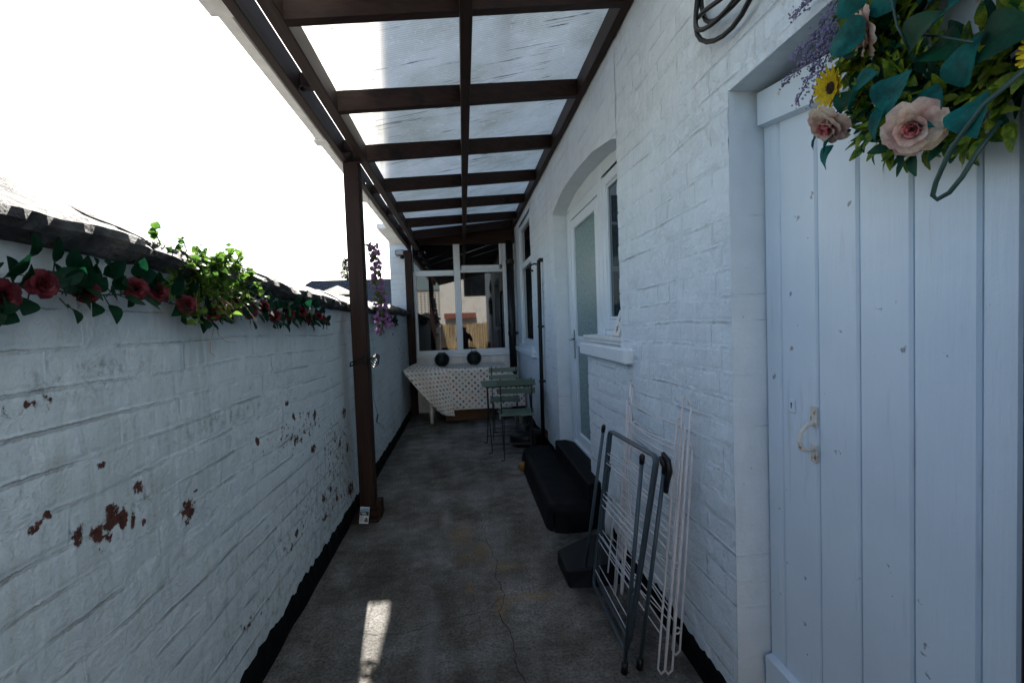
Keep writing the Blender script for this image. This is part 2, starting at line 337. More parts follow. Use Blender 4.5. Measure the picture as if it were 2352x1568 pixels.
class MB:
    def __init__(s): s.v = []; s.f = []; s.uv = None; s.mi = []
    def add(s, vs, fs, mi=0):
        n = len(s.v); s.v += [tuple(p) for p in vs]; s.f += [tuple(i+n for i in q) for q in fs]; s.mi += [mi]*len(fs); return s
    def box(s, a, b, bev=0, mi=0):
        x0, y0, z0 = [min(p, q) for p, q in zip(a, b)]; x1, y1, z1 = [max(p, q) for p, q in zip(a, b)]
        if bev <= 0 or min(x1-x0, y1-y0, z1-z0) < 2.2*bev:
            vs = [(x0, y0, z0), (x1, y0, z0), (x1, y1, z0), (x0, y1, z0), (x0, y0, z1), (x1, y0, z1), (x1, y1, z1), (x0, y1, z1)]
            return s.add(vs, [(0, 3, 2, 1), (4, 5, 6, 7), (0, 1, 5, 4), (1, 2, 6, 5), (2, 3, 7, 6), (3, 0, 4, 7)], mi)
        # chamfered box
        vs = []; idx = {}
        for ix, X in enumerate((x0, x1)):
            for iy, Y in enumerate((y0, y1)):
                for iz, Z in enumerate((z0, z1)):
                    sx = 1 if ix == 0 else -1; sy = 1 if iy == 0 else -1; sz = 1 if iz == 0 else -1
                    for k, p in enumerate(((X, Y+sy*bev, Z+sz*bev), (X+sx*bev, Y, Z+sz*bev), (X+sx*bev, Y+sy*bev, Z))):
                        idx[(ix, iy, iz, k)] = len(vs); vs.append(p)
        g = lambda *a: idx[a]; F = []
        for ix in (0, 1): F.append([g(ix, 0, 0, 0), g(ix, 1, 0, 0), g(ix, 1, 1, 0), g(ix, 0, 1, 0)][::(1 if ix else -1)])
        for iy in (0, 1): F.append([g(0, iy, 0, 1), g(1, iy, 0, 1), g(1, iy, 1, 1), g(0, iy, 1, 1)][::(-1 if iy else 1)])
        for iz in (0, 1): F.append([g(0, 0, iz, 2), g(1, 0, iz, 2), g(1, 1, iz, 2), g(0, 1, iz, 2)][::(1 if iz else -1)])
        for iy in (0, 1):
            for iz in (0, 1): F.append([g(0, iy, iz, 1), g(1, iy, iz, 1), g(1, iy, iz, 2), g(0, iy, iz, 2)])
        for ix in (0, 1):
            for iz in (0, 1): F.append([g(ix, 0, iz, 0), g(ix, 1, iz, 0), g(ix, 1, iz, 2), g(ix, 0, iz, 2)])
        for ix in (0, 1):
            for iy in (0, 1): F.append([g(ix, iy, 0, 0), g(ix, iy, 1, 0), g(ix, iy, 1, 1), g(ix, iy, 0, 1)])
        for ix in (0, 1):
            for iy in (0, 1):
                for iz in (0, 1): F.append([g(ix, iy, iz, 0), g(ix, iy, iz, 1), g(ix, iy, iz, 2)])
        return s.add(vs, F, mi)
    def obox(s, c, ax, half, mi=0):   # oriented box: axes ax (3 vectors)
        c = Vector(c); A = [Vector(a).normalized()*h for a, h in zip(ax, half)]
        vs = [c+sx*A[0]+sy*A[1]+sz*A[2] for sx in (-1, 1) for sy in (-1, 1) for sz in (-1, 1)]
        return s.add(vs, [(0, 1, 3, 2), (4, 6, 7, 5), (0, 4, 5, 1), (2, 3, 7, 6), (0, 2, 6, 4), (1, 5, 7, 3)], mi)
    def tube(s, pts, r, n=8, cap=True, mi=0):
        pts = [Vector(p) for p in pts]; rr = r if isinstance(r, (list, tuple)) else [r]*len(pts)
        base = len(s.v); prev = None
        for i, p in enumerate(pts):
            t = (pts[min(i+1, len(pts)-1)]-pts[max(i-1, 0)])
            if t.length < 1e-9: t = Vector((0, 0, 1))
            t.normalize()
            if prev is None: a = t.orthogonal().normalized()
            else:
                a = prev-t*prev.dot(t)
                a = a.normalized() if a.length > 1e-6 else t.orthogonal().normalized()
            prev = a; b = t.cross(a)
            for k in range(n):
                th = 2*math.pi*k/n; s.v.append(tuple(p+(a*math.cos(th)+b*math.sin(th))*rr[i]))
        for i in range(len(pts)-1):
            for k in range(n):
                s.f.append((base+i*n+k, base+i*n+(k+1) % n, base+(i+1)*n+(k+1) % n, base+(i+1)*n+k)); s.mi.append(mi)
        if cap:
            s.f.append(tuple(base+k for k in range(n))[::-1]); s.mi.append(mi)
            s.f.append(tuple(base+(len(pts)-1)*n+k for k in range(n))); s.mi.append(mi)
        return s
    def lathe(s, c, prof, n=20, ax='z', mi=0):
        c = Vector(c); base = len(s.v)
        for r, h in prof:
            for k in range(n):
                th = 2*math.pi*k/n; q = (r*math.cos(th), r*math.sin(th), h)
                if ax == 'x': q = (h, q[0], q[1])
                if ax == 'y': q = (q[0], h, q[1])
                s.v.append(tuple(c+Vector(q)))
        for i in range(len(prof)-1):
            for k in range(n):
                s.f.append((base+i*n+k, base+i*n+(k+1) % n, base+(i+1)*n+(k+1) % n, base+(i+1)*n+k)); s.mi.append(mi)
        s.f.append(tuple(base+k for k in range(n))[::-1]); s.mi.append(mi)
        s.f.append(tuple(base+(len(prof)-1)*n+k for k in range(n))); s.mi.append(mi)
        return s
    def grid(s, P, mi=0):
        base = len(s.v); nu = len(P); nv = len(P[0])
        for row in P: s.v += [tuple(p) for p in row]
        for i in range(nu-1):
            for j in range(nv-1):
                s.f.append((base+i*nv+j, base+i*nv+j+1, base+(i+1)*nv+j+1, base+(i+1)*nv+j)); s.mi.append(mi)
        return s
    def leaf(s, p, d, up, L, W, cup=.15, curl=.2, n=5, mi=0, shape=1.0):
        p = Vector(p); d = Vector(d).normalized(); up = Vector(up)
        sd = d.cross(up)
        if sd.length < 1e-3: sd = d.orthogonal()
        sd.normalize(); up = sd.cross(d).normalized(); rows = []
        for i in range(n+1):
            t = i/n; wd = W*.5*(math.sin(math.pi*min(1, t**(.75*shape)))**.8) if 0 < i < n else .0015
            c = p+d*L*t+up*(curl*L*(t*(1-t))*1.2-curl*L*.5*t*t)
            rows.append([c-sd*wd+up*cup*wd, c-sd*wd*.0-up*0, c+sd*wd+up*cup*wd])
        return s.grid(rows, mi)
    def build(s, name, mats, parent=None, smooth=False, recalc=True):
        me = bpy.data.meshes.new(name); off = WL.get(parent.name, Vector((0, 0, 0))) if parent else Vector((0, 0, 0))
        va = np.array(s.v, float).reshape(-1, 3)-np.array(off)
        me.from_pydata(va.tolist(), [], s.f)
        if not isinstance(mats, (list, tuple)): mats = [mats]
        for m in mats: me.materials.append(m)
        if len(mats) > 1: me.polygons.foreach_set('material_index', s.mi)
        if smooth: me.polygons.foreach_set('use_smooth', [True]*len(me.polygons))
        me.update(); o = bpy.data.objects.new(name, me); COL.objects.link(o)
        if parent: o.parent = parent; WL[o.name] = off
        return o

def npmesh(name, V, F, mat, parent=None, attrs=None, smooth=True, uv=None):
    me = bpy.data.meshes.new(name); off = WL.get(parent.name, Vector((0, 0, 0))) if parent else Vector((0, 0, 0))
    V = V-np.array(off); nv = len(V); nf = len(F)
    me.vertices.add(nv); me.vertices.foreach_set('co', V.astype(np.float32).ravel())
    me.loops.add(nf*4); me.loops.foreach_set('vertex_index', F.astype(np.int32).ravel())
    me.polygons.add(nf); me.polygons.foreach_set('loop_start', np.arange(nf, dtype=np.int32)*4)
    me.polygons.foreach_set('use_smooth', np.full(nf, smooth))
    me.update(calc_edges=True); me.materials.append(mat)
    for k, a in (attrs or {}).items():
        at = me.attributes.new(k, 'FLOAT', 'POINT'); at.data.foreach_set('value', np.asarray(a, np.float32).ravel())
    o = bpy.data.objects.new(name, me); COL.objects.link(o)
    if parent: o.parent = parent; WL[o.name] = off
    return o
def gridfaces(nu, nv, flip=False):
    i, j = np.meshgrid(np.arange(nu-1), np.arange(nv-1), indexing='ij'); a = (i*nv+j).ravel()
    F = np.stack([a, a+1, a+nv+1, a+nv], 1)
    return F[:, ::-1] if flip else F

def sm(x, a, b):
    t = np.clip((x-a)/(b-a), 0, 1); return t*t*(3-2*t)
def brick_height(y, z, seed=0, depth=.003, bulge=1., course=.083, length=.235, fill=.5):
    zz = z+fbm(y*1.3, z*.8, seed+1, 3)*.024+fbm(y*5, z*4, seed+2, 2)*.006
    row = np.floor(zz/course).astype(int); fz = zz/course-row
    rr = np.random.RandomState(seed+5).rand(400, 400)
    yy = y+fbm(y*4, z*9, seed+3, 2)*.010
    ln = np.where(row % 4 == 1, length*.5, length)
    u = yy/ln+(row % 2)*.5+.17*np.sin(row*1.7); col = np.floor(u).astype(int); fu = u-col
    dz = np.minimum(fz, 1-fz)*course; dy = np.minimum(fu, 1-fu)*ln
    g = np.maximum(1-sm(dz, .002, .011), .6*(1-sm(dy, .002, .010)))
    rb = rr[row % 400, (col % 399)+1]; rb2 = rr[(row+57) % 400, (col % 399)+1]
    e = sm(dz, 0, .010)*sm(dy, 0, .010)
    h = -g*depth*.5+(rb-.5)*.004*bulge*e+(fz-.5)*(rb2-.5)*.006*bulge*e+fbm(y*2, z*2, seed+20, 3)*.008*bulge+fbm(y*26, z*26, seed+21, 3)*.002*bulge
    return h, (zz, yy)
def blobs(y, z, lst):
    a = np.zeros_like(y)
    for (cy, cz, ry, rz) in lst:
        a = np.maximum(a, np.clip(1.30-np.sqrt(((y-cy)/ry)**2+((z-cz)/rz)**2)*.62, 0, 1))
    return a
def wall_patch(name, x, out, y0, y1, zlo, zhi, res, mat, parent, seed, chips=(), grime=(), flecks=(), plane='x', disp=1., **kw):
    ny = max(2, int(round((y1-y0)/res))+1)
    zl = zlo if callable(zlo) else (lambda y: np.full_like(y, zlo)); zh = zhi if callable(zhi) else (lambda y: np.full_like(y, zhi))
    ys = np.linspace(y0, y1, ny); a = zl(ys); b = zh(ys); nz = max(2, int(round(float((b-a).max())/res))+1)
    t = np.linspace(0, 1, nz)[None, :]; Y = np.repeat(ys[:, None], nz, 1); Z = a[:, None]*(1-t)+b[:, None]*t
    h, cr = brick_height(Y, Z, seed, **kw); h = h*disp
    V = np.stack([x+out*h, Y, Z], -1) if plane == 'x' else np.stack([Y, x+out*h, Z], -1)
    flip = (out > 0) == (plane == 'x'); flip = not flip
    return npmesh(name, V.reshape(-1, 3), gridfaces(ny, nz, flip), mat, parent,
                  {'zz': cr[0], 'yy': cr[1], 'chip': np.maximum(blobs(Y, Z, chips)*.70, blobs(Y, Z, flecks)*.43), 'grime': blobs(Y, Z, grime)})
def band_mesh(name, x, out, y0, y1, z0, z1, rag, seed, mat, parent, thick=.012, res=.02, plane='x', top=True, bot=False):
    ny = int((y1-y0)/res)+2; ys = np.linspace(y0, y1, ny)
    zt = z1+(fbm(ys*26, ys*0+seed, seed, 4)*rag*.8+fbm(ys*3, ys*0+seed, seed+1, 2)*rag*.5 if top else ys*0); zb = z0+(fbm(ys*9, ys*0+seed+3, seed, 4)*rag*1.6 if bot else ys*0)
    rows = []
    for k in range(ny):
        th = thick*(1+.5*float(vnoise(ys[k]*6, 1.5, seed))); P = []
        for (d, z) in ((-.004, zb[k]), (th, zb[k]+.0), (th*1.0, (zb[k]+zt[k])/2), (th*.7, zt[k]-.004), (-.004, zt[k]+.002)):
            P.append((x+out*d, ys[k], z) if plane == 'x' else (ys[k], x+out*d, z))
        rows.append(P)
    m = MB(); m.grid(rows); return m.build(name, mat, parent, smooth=True)

# ============================================================ SETTING
BW = 7.3      # plane of the rear wall with the big window
XL, XR = -.85, .84
# corridor floor
ys = np.arange(-2.4, 7.6, .025); xs = np.arange(-1.0, 1.10, .025)
Xg, Yg = np.meshgrid(xs, ys, indexing='ij')
Zg = fbm(Xg*3, Yg*3, 40, 4)*.006-.0015*np.abs(Xg)
def lineblob(X, Y, pts, wd):
    d = np.full_like(X, 9.)
    for (a, b) in zip(pts[:-1], pts[1:]):
        ax, ay = a; bx, by = b; L2 = (bx-ax)**2+(by-ay)**2+1e-9
        t = np.clip(((X-ax)*(bx-ax)+(Y-ay)*(by-ay))/L2, 0, 1); d = np.minimum(d, np.hypot(X-ax-t*(bx-ax), Y-ay-t*(by-ay)))
    return np.clip(1-d/wd, 0, 1)
moss = blobs(Xg, Yg, [(-.066, 2.97, .05, .10), (.047, 2.72, .04, .08), (-.022, 2.35, .02, .035), (.17, 2.54, .06, .03), (.13, 2.2, .03, .07), (.28, 2.23, .10, .03), (-.05, 2.65, .04, .05)])
damp = np.maximum(lineblob(Xg, Yg, [(.74, 1.7), (.62, 2.2), (.5, 2.35), (.55, 2.8)], .22)*.9, lineblob(Xg, Yg, [(-.84, -2), (-.84, 7)], .18)*.55)
damp = np.maximum(damp, blobs(Xg, Yg, [(-.30, 1.95, .25, .12), (.10, 1.75, .2, .08), (-.2, 2.6, .25, .3), (-.55, 2.7, .2, .3)])*.45)
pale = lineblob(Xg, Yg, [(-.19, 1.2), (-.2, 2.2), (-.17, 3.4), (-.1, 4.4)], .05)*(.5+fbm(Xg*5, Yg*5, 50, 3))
floor = npmesh('ground', np.stack([Xg, Yg, Zg], -1).reshape(-1, 3), gridfaces(len(xs), len(ys), True), M['floor'], None,
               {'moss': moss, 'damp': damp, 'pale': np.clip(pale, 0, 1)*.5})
tag(floor, kind='structure')
def crack(pts, wd):
    m = MB(); P = []
    for (a, b) in zip(pts[:-1], pts[1:]):
        n = max(2, int(math.dist(a, b)/.012))
        for i in range(n): t = i/n; P.append((a[0]*(1-t)+b[0]*t, a[1]*(1-t)+b[1]*t))
    P.append(pts[-1]); rows = []
    for i, p in enumerate(P):
        q = P[min(i+1, len(P)-1)]; o = P[max(i-1, 0)]; dx, dy = q[0]-o[0], q[1]-o[1]; l = math.hypot(dx, dy)+1e-9
        nx, ny = -dy/l, dx/l; j = float(vnoise(i*.35, wd*900, 60))*.016+float(vnoise(i*.9, wd*900, 62))*.007; ww = wd*(.35+1.1*abs(float(vnoise(i*.5, 3, 61)))+.35)
        z = float(fbm(p[0]*3, p[1]*3, 40, 4))*.006-.0015*abs(p[0])+.0022
        rows.append([(p[0]+nx*(j-ww), p[1]+ny*(j-ww), z), (p[0]+nx*(j+ww), p[1]+ny*(j+ww), z)])
    m.grid(rows); return m
cm = MB()
for pts, wd in (([(.07, 3.22), (.081, 2.943), (.098, 2.774), (.139, 2.588), (.121, 2.447), (.142, 2.266), (.121, 2.136), (.102, 2.129), (.045, 2.149), (-.057, 2.134), (-.144, 2.108), (-.204, 2.088), (-.291, 2.055), (-.33, 2.034), (-.452, 2.062), (-.5, 2.07)], .0013),
                ([(.141, 2.254), (.259, 2.294), (.408, 2.344), (.47, 2.36)], .0009), ([(.141, 2.254), (.079, 2.175), (.045, 2.149)], .0009),
                ([(.108, 2.128), (.128, 2.026), (.151, 1.985), (.149, 1.857), (.159, 1.749), (.177, 1.684), (.19, 1.4), (.2, 1.1)], .0017)):
    c_ = crack(pts, wd); cm.add(c_.v, c_.f)
cm.build('crack', M['dark'], floor)
# yards and land round about
g = MB(); g.add([(-600, -900, -.02), (600, -900, -.02), (600, 600, -.02), (-600, 600, -.02)], [(0, 1, 2, 3)])
tag(g.build('land', simple('rough_land', (.16, .15, .13), .9, .3, 2, bmp=.2)), kind='structure')

# ============================================================ LEFT BOUNDARY WALL
bwall = thing('boundary_wall', 'white painted old brick garden wall with flaking paint and black coping, left of the passage', 'wall', (XL, 2.4, 0))
def zb(y): return np.interp(y, [-2.4, .97, 1.27, 1.6, 2.4, 3.47, 5, 7.3], [1.57, 1.566, 1.566, 1.55, 1.53, 1.507, 1.52, 1.545])
chips = [(1.081, .925, .018, .03), (1.155, .905, .03, .035), (1.185, .93, .028, .03), (1.218, .908, .022, .03), (1.276, .962, .022, .02), (1.288, .868, .012, .010), (1.483, .82, .034, .034), (1.164, 1.054, .014, .010),
         (2.294, 1.01, .035, .015), (2.38, .93, .02, .02), (2.695, .882, .03, .03), (1.982, .908, .018, .02), (2.384, .808, .025, .025), (2.638, .702, .05, .02),
         (3.308, .764, .05, .04), (3.175, .595, .03, .03), (3.363, .509, .04, .04), (2.79, .367, .04, .025), (3.39, .209, .09, .05), (2.785, .251, .05, .02), (2.336, .363, .03, .02),
         (1.016, 1.0, .012, .012), (1.0, 1.228, .016, .004), (2.92, .376, .03, .02), (3.04, .274, .04, .02), (.984, .985, .022, .012), (1.528, .863, .015, .008), (1.25, .89, .01, .03)]
flecks = [(2.45, .85, .45, .12), (3.1, .55, .4, .28), (2.9, .30, .35, .10), (2.3, .36, .25, .06), (1.9, .25, .25, .04), (6.5, 1.0, .5, .3), (1.0, 1.22, .12, .03), (3.3, .22, .3, .12)]
grime = [(1.178, 1.262, .16, .030), (1.30, .92, .05, .05), (1.75, 1.05, .3, .02), (3.3, .3, .5, .25), (2.5, .45, .5, .12), (4.5, .2, 2.5, .14), (6.8, .9, .3, .5), (5.5, 1.35, .8, .05)]
wall_patch('brickwork', XL, 1, -.2, 4.1, .02, lambda y: zb(y)+.01, .0085, M['brickL'], bwall, 3, chips, grime, flecks, depth=.0042)
wall_patch('brickwork', XL, 1, 4.1, BW, .02, lambda y: zb(y)+.01, .014, M['brickL'], bwall, 3, chips, grime, flecks, depth=.0042)
wall_patch('brickwork', XL, 1, -2.4, -.2, .0, lambda y: zb(y)+.01, .05, M['brickL'], bwall, 3, chips, grime)
m = MB(); m.box((XL-.23, -2.4, 0), (XL-.012, BW-.01, 1.50)); m.build('core', M['render'], bwall)
# coping, one stone after another
def coping(y0, y1, seed, name='coping_stone'):
    n = max(4, int((y1-y0)/.018)); yy = np.linspace(y0, y1, n); rr = random.Random(seed)
    t0, t1 = rr.uniform(-.006, .010), rr.uniform(-.012, .004); rows = []
    for k, y in enumerate(yy):
        e = min(k, n-1-k); b = .006*(e == 0); s = (y-y0)/(y1-y0); lift = t0*(1-s)+t1*s
        q = float(zb(y)); near = float(np.interp(y, [.9, 1.2, 1.6, 2.0, 2.9, 4.3, 7], [.155, .150, .137, .122, .118, .108, .105])); P = []
        prof = [(-.94, -.03), (-.82, -.03), (-.798, -.012), (-.793, .004), (-.797, .024), (-.812, .037), (-.87, .066), (-.94, .100), (-.99, near-.014), (-1.05, near), (-1.13, near-.03), (-1.21, .04), (-1.22, -.03), (-1.0, -.03), (-.94, -.03)]
        for i, (px, pz) in enumerate(prof):
            edge = 1 if 2 <= i <= 11 else .2
            nz = float(fbm(y*6+i*.0, px*9, 70+seed % 5, 4))*.015*edge; nx = float(fbm(y*13, i*.7, 81, 4))*.022*(1 if i in (2, 3, 4, 5) else .3)
            cz = (q+pz+lift+nz); cx = px+nx
            if e == 0: cz = q+.03+(cz-q-.03)*.93
            P.append((cx, y, cz))
        rows.append(P)
    m = MB(); m.grid(rows); m.add([p for p in rows[0]], [tuple(range(len(rows[0])-1))]); m.add([p for p in rows[-1]], [tuple(range(len(rows[-1])-1))[::-1]])
    m.build(name, M['coping'], bwall, smooth=False)
cuts = [-2.4, -1.7, -1.0, -.35, .3, .86, 1.31, 1.47, 2.05, 2.62, 3.18, 3.75, 4.35, 4.9, 5.55, 6.15, 6.75, BW]
for i, (a, b) in enumerate(zip(cuts[:-1], cuts[1:])): coping(a+.002, b-.002, i)
zz_ = lambda y: float(zb(y))
m = MB(); rows = []
for y in np.arange(-.3, BW, .012):
    q = zz_(y); j = float(fbm(y*16, 2.2, 90, 4))*.016
    rows.append([(XL-.005, y, q-.022+j), (XL+.016, y, q-.018+j), (XL+.020, y, q+.005), (XL+.02, y, q+.02)])
m.grid(rows); m.build('mortar_bed', M['band'], bwall, smooth=True)
band_mesh('base_band', XL, 1, -2.4, BW, -.02, .10, .03, 5, M['band'], bwall, thick=.020)

# ============================================================ HOUSE (right)
house = thing('house', 'white painted brick side of the house with doors and windows, right of the passage', 'house', (XR, 2.4, 0))
arch = lambda y: np.interp(y, [2.43, 2.494, 2.875, 3.329, 3.779, 4.10, 4.17], [2.300, 2.325, 2.392, 2.415, 2.400, 2.335, 2.300])
T = 3.5
K = dict(depth=.0045, bulge=.9)
soft = lambda y, z: 0
wall_patch('wall', XR, -1, 1.385, 2.43, .02, T, .0075, M['brickR'], house, 9, **K)
wall_patch('wall', XR, -1, 2.43, 3.13, .02, 1.16, .0085, M['brickR'], house, 9, grime=[(2.3, .55, .15, .12)], **K)
wall_patch('wall', XR, -1, 2.43, 4.17, lambda y: arch(y), T, .011, M['brickR'], house, 9, depth=.003, bulge=.5)
wall_patch('wall', XR, -1, 4.17, 5.6, .02, T, .011, M['brickR'], house, 9, **K)
wall_patch('wall', XR, -1, 5.6, BW, .02, .99, .014, M['brickR'], house, 9, **K)
wall_patch('wall', XR, -1, 5.6, BW, 2.72, T, .03, M['brickR'], house, 9, **K)
wall_patch('wall', XR, -1, .60, 1.385, 2.035, T, .011, M['brickR'], house, 9, depth=.003, bulge=.5)
wall_patch('wall', XR, -1, -2.4, .60, .02, T, .03, M['brickR'], house, 9, **K)
m = MB()
m.box((XR+.001, -2.4, T), (4.5, BW-.001, 5.7))
m.box((1.14, -2.4, 0), (4.5, BW-.001, T))
m.box((XR+.014, -2.4, .01), (1.14, .60, T)); m.box((XR+.014, .60, 2.11), (1.14, 1.385, T))
m.box((XR+.014, 1.388, .01), (1.14, 2.427, T)); m.box((XR+.014, 2.43, .01), (1.14, 3.125, 1.12)); m.box((XR+.014, 2.427, 2.45), (1.14, 4.173, T))
m.box((XR+.014, 4.176, .01), (1.14, 5.595, T)); m.box((XR+.02, 5.595, 2.75), (1.14, BW-.002, T)); m.box((XR+.02, 5.6, .01), (1.14, BW-.002, .95))
m.build('wall_core', M['render'], house)
m = MB(); m.add([(XR-.2, -2.5, 5.6), (4.7, -2.5, 5.6), (4.7, BW, 5.6), (XR-.2, BW, 5.6), (2.7, -2.5, 7), (2.7, BW, 7)], [(0, 3, 5, 4), (1, 4, 5, 2), (0, 4, 1), (3, 2, 5), (0, 1, 2, 3)])
m.build('roof', M['slate'], house)
# reveals
def reveal(y, x0, x1, z0, z1, out, seed):
    nx = int((x1-x0)/.012)+2; nz = int((z1-z0)/.012); X, Z = np.meshgrid(np.linspace(x0, x1, nx), np.linspace(z0, z1, nz), indexing='ij')
    h, cr = brick_height(X*.4+y, Z, seed, depth=.002, bulge=.4)
    npmesh('reveal', np.stack([X, y+out*h, Z], -1).reshape(-1, 3), gridfaces(nx, nz, out > 0), M['brickS'], house, {'zz': cr[0], 'yy': X*0+.1, 'chip': X*0, 'grime': X*0})
reveal(1.385, XR-.002, 1.0, .02, 2.05, -1, 9)
reveal(4.17, XR-.002, 1.04, .02, 2.34, -1, 9)
m = MB()   # arch soffit, sides and gate lintel
ay = np.linspace(2.43, 4.17, 40); m.grid([[(XR-.003+.004*abs(float(vnoise(y*6, 1, 5))), y, float(arch(y))), (1.06, y, float(arch(y))-.02)] for y in ay])
m.box((XR+.012, 2.425, 1.1), (1.05, 2.434, 2.34))
m.build('arch_soffit', M['render'], house, smooth=True)
m = MB(); m.grid([[(x, y, 2.037+.0*y-.12*(1.385-y)*.0+float(vnoise(x*8, y*8, 4))*.004) for x in (XR-.001, .90, .945, 1.06)] for y in np.linspace(.6, 1.385, 24)]); m.build('lintel_soffit', M['render'], house, smooth=True)
band_mesh('base_band', XR, -1, 1.40, 2.86, -.02, .105, .03, 6, M['band'], house, thick=.014)
band_mesh('base_band', XR, -1, 3.82, BW, -.02, .105, .025, 8, M['band'], house, thick=.014)
# air vent
m = MB(); m.box((XR-.006, 4.84, .115), (XR+.02, 5.06, .185), .002)
for k in range(3): m.box((XR-.010, 4.85, .125+k*.02), (XR-.0055, 5.05, .133+k*.02))
m.build('air_vent', simple('terracotta_vent', (.10, .035, .02), .8), house)

# --- door and window joinery under the arch
FX = .955
door = MB(); 
def frame_rect(m, x, y0, y1, z0, z1, w, d, bev=.006):
    m.box((x, y0, z0), (x+d, y0+w, z1), bev); m.box((x, y1-w, z0), (x+d, y1, z1), bev)
    m.box((x, y0+w, z0), (x+d, y1-w, z0+w), bev); m.box((x, y0+w, z1-w), (x+d, y1-w, z1), bev)
jf = MB()
# outer door frame (post, head with arched infill)
jf.box((FX, 4.04, .24), (FX+.07, 4.168, 2.30), .005); jf.box((FX+.002, 3.16, 2.215), (FX+.07, 4.04, 2.31), .005)
jf.box((FX-.012, 3.985, .24), (FX+.05, 4.039, 2.212), .005)
jf.box((FX-.004, 3.08, 1.20), (FX+.072, 3.17, 2.38), .005)
jf.build('door_frame', M['upvc'], house)
m = MB(); m.grid([[(FX-.001, y, 2.30), (FX-.001, y, float(arch(y))+.01)] for y in np.linspace(2.43, 4.17, 30)]); m.build('arch_infill', M['upvc'], house)
DX = FX-.004
dleaf = MB(); frame_rect(dleaf, DX, 3.174, 3.98, .30, 2.205, .085, .05, .008); dleaf.box((DX-.002, 3.262, 1.13), (DX+.05, 3.893, 1.215), .008)
dobj = dleaf.build('door', M['upvc'], house); dobj['label'] = 'white plastic back door with long obscured glass panes'
m = MB(); m.box((DX+.018, 3.25, 1.20), (DX+.03, 3.90, 2.13)); m.build('pane', M['obscure'], dobj)
m = MB(); m.box((DX+.018, 3.25, .38), (DX+.03, 3.90, 1.14)); m.build('pane', M['obscure'], dobj)
m = MB(); m.box((DX-.008, 3.925, 1.02), (DX+.001, 3.955, 1.27), .003); m.tube([(DX-.005, 3.94, 1.19), (DX-.045, 3.94, 1.19), (DX-.05, 3.93, 1.19), (DX-.05, 3.84, 1.19)], .008); m.build('handle', M['chrome'], dobj, smooth=True)
m = MB(); m.box((DX-.035, 3.10, .245), (1.03, 4.03, .275), .005); m.box((DX-.02, 3.11, .275), (1.02, 4.02, .298), .004); m.build('threshold', M['upvc'], house)
win = MB(); frame_rect(win, FX, 2.44, 3.078, 1.275, 2.29, .07, .06, .008); win.box((FX+.004, 2.44, 1.18), (FX+.06, 3.078, 1.274), .004)
wobj = win.build('kitchen_window', M['upvc'], house)
m = MB(); m.box((FX+.022, 2.50, 1.33), (FX+.032, 3.02, 2.235)); m.build('pane', M['curtain'], wobj)
m = MB(); frame_rect(m, FX+.008, 2.512, 3.006, 1.347, 2.218, .018, .02, .004); m.build('sash', M['upvc'], wobj)
m = MB(); m.box((XR+.02, 2.432, 1.20), (FX, 3.30, 1.222), .004); m.box((XR+.006, 2.432, 1.222), (FX, 3.26, 1.246), .005); m.build('inner_sill', M['oldwood'], house)
m = MB(); rows = []
m.box((XR-.045, 2.262, 1.117), (XR+.10, 3.17, 1.196), .008)
ms = m.build('window_sill', M['render'], house)
# far window near the corner
fw = MB(); X0 = XR+.012
frame_rect(fw, X0, 5.602, 6.70, 1.05, 2.70, .075, .06, .008); fw.box((X0-.001, 5.677, 2.09), (X0+.06, 6.62, 2.17), .006)
fw.box((X0-.01, 6.702, 1.0), (X0+.05, 7.29, 2.74), .005); fw.box((X0-.03, 5.602, 1.0), (X0+.02, 7.06, 1.049), .006)
fwo = fw.build('side_window', M['upvc'], house); m = MB(); m.box((X0+.03, 5.66, 1.1), (X0+.04, 6.66, 2.66)); m.build('pane', M['glass'], fwo)
m = MB(); m.box((XR-.055, 5.43, .925), (XR+.03, 7.18, .999), .008); m.build('window_sill', M['render'], house)
# plank door ("gate") in the near opening
GX = .948; gy = [.700, .766, .898, 1.033, 1.165, 1.311, 1.381]
gm = MB(); 
for a, b in zip(gy[:-1], gy[1:]):
    gm.box((GX, a+.0016, .05), (GX+.022, b-.0016, 2.0), .0055)
gm.box((GX+.010, .696, .05), (GX+.03, 1.381, 1.99))
gd = gm.build('plank_door', M['gate'], house); gd['label'] = 'white painted plank door with a wide top rail and rusty pull handle'
def rail(z0a, z1a, z0b, z1b, nm):
    m = MB(); x0, x1 = GX-.026, GX-.001; ya, yb = 1.368, .699
    m.add([(x0, ya, z0a), (x0, yb, z0b), (x0, yb, z1b), (x0, ya, z1a), (x1, ya, z0a-.006), (x1, yb, z0b-.006), (x1, yb, z1b+.004), (x1, ya, z1a+.004)],
          [(0, 1, 2, 3), (4, 7, 6, 5), (0, 4, 5, 1), (3, 2, 6, 7), (0, 3, 7, 4), (1, 5, 6, 2)]); return m.build(nm, M['gate'], gd)
rail(1.925, 2.022, 1.822, 1.93, 'top_rail'); rail(.16, .255, .14, .24, 'bottom_rail')
m = MB(); m.box((GX-.005, 1.166, 1.035), (GX+.001, 1.190, 1.092), .002); m.box((GX-.005, 1.166, .935), (GX+.001, 1.190, .985), .002)
m.tube([(GX-.004, 1.178, 1.045), (GX-.022, 1.178, 1.040), (GX-.042, 1.178, 1.02), (GX-.046, 1.178, .995), (GX-.042, 1.178, .975), (GX-.022, 1.178, .970), (GX-.004, 1.178, .975)][::1], [.006, .006, .0055, .0055, .0055, .006, .006], 8)
m.build('pull_handle', M['rust'], gd, smooth=False)
m = MB(); m.box((GX-.0045, 1.251, 1.058), (GX-.0005, 1.275, 1.096), .0015)
m.build('keyhole_plate', M['gate'], gd)
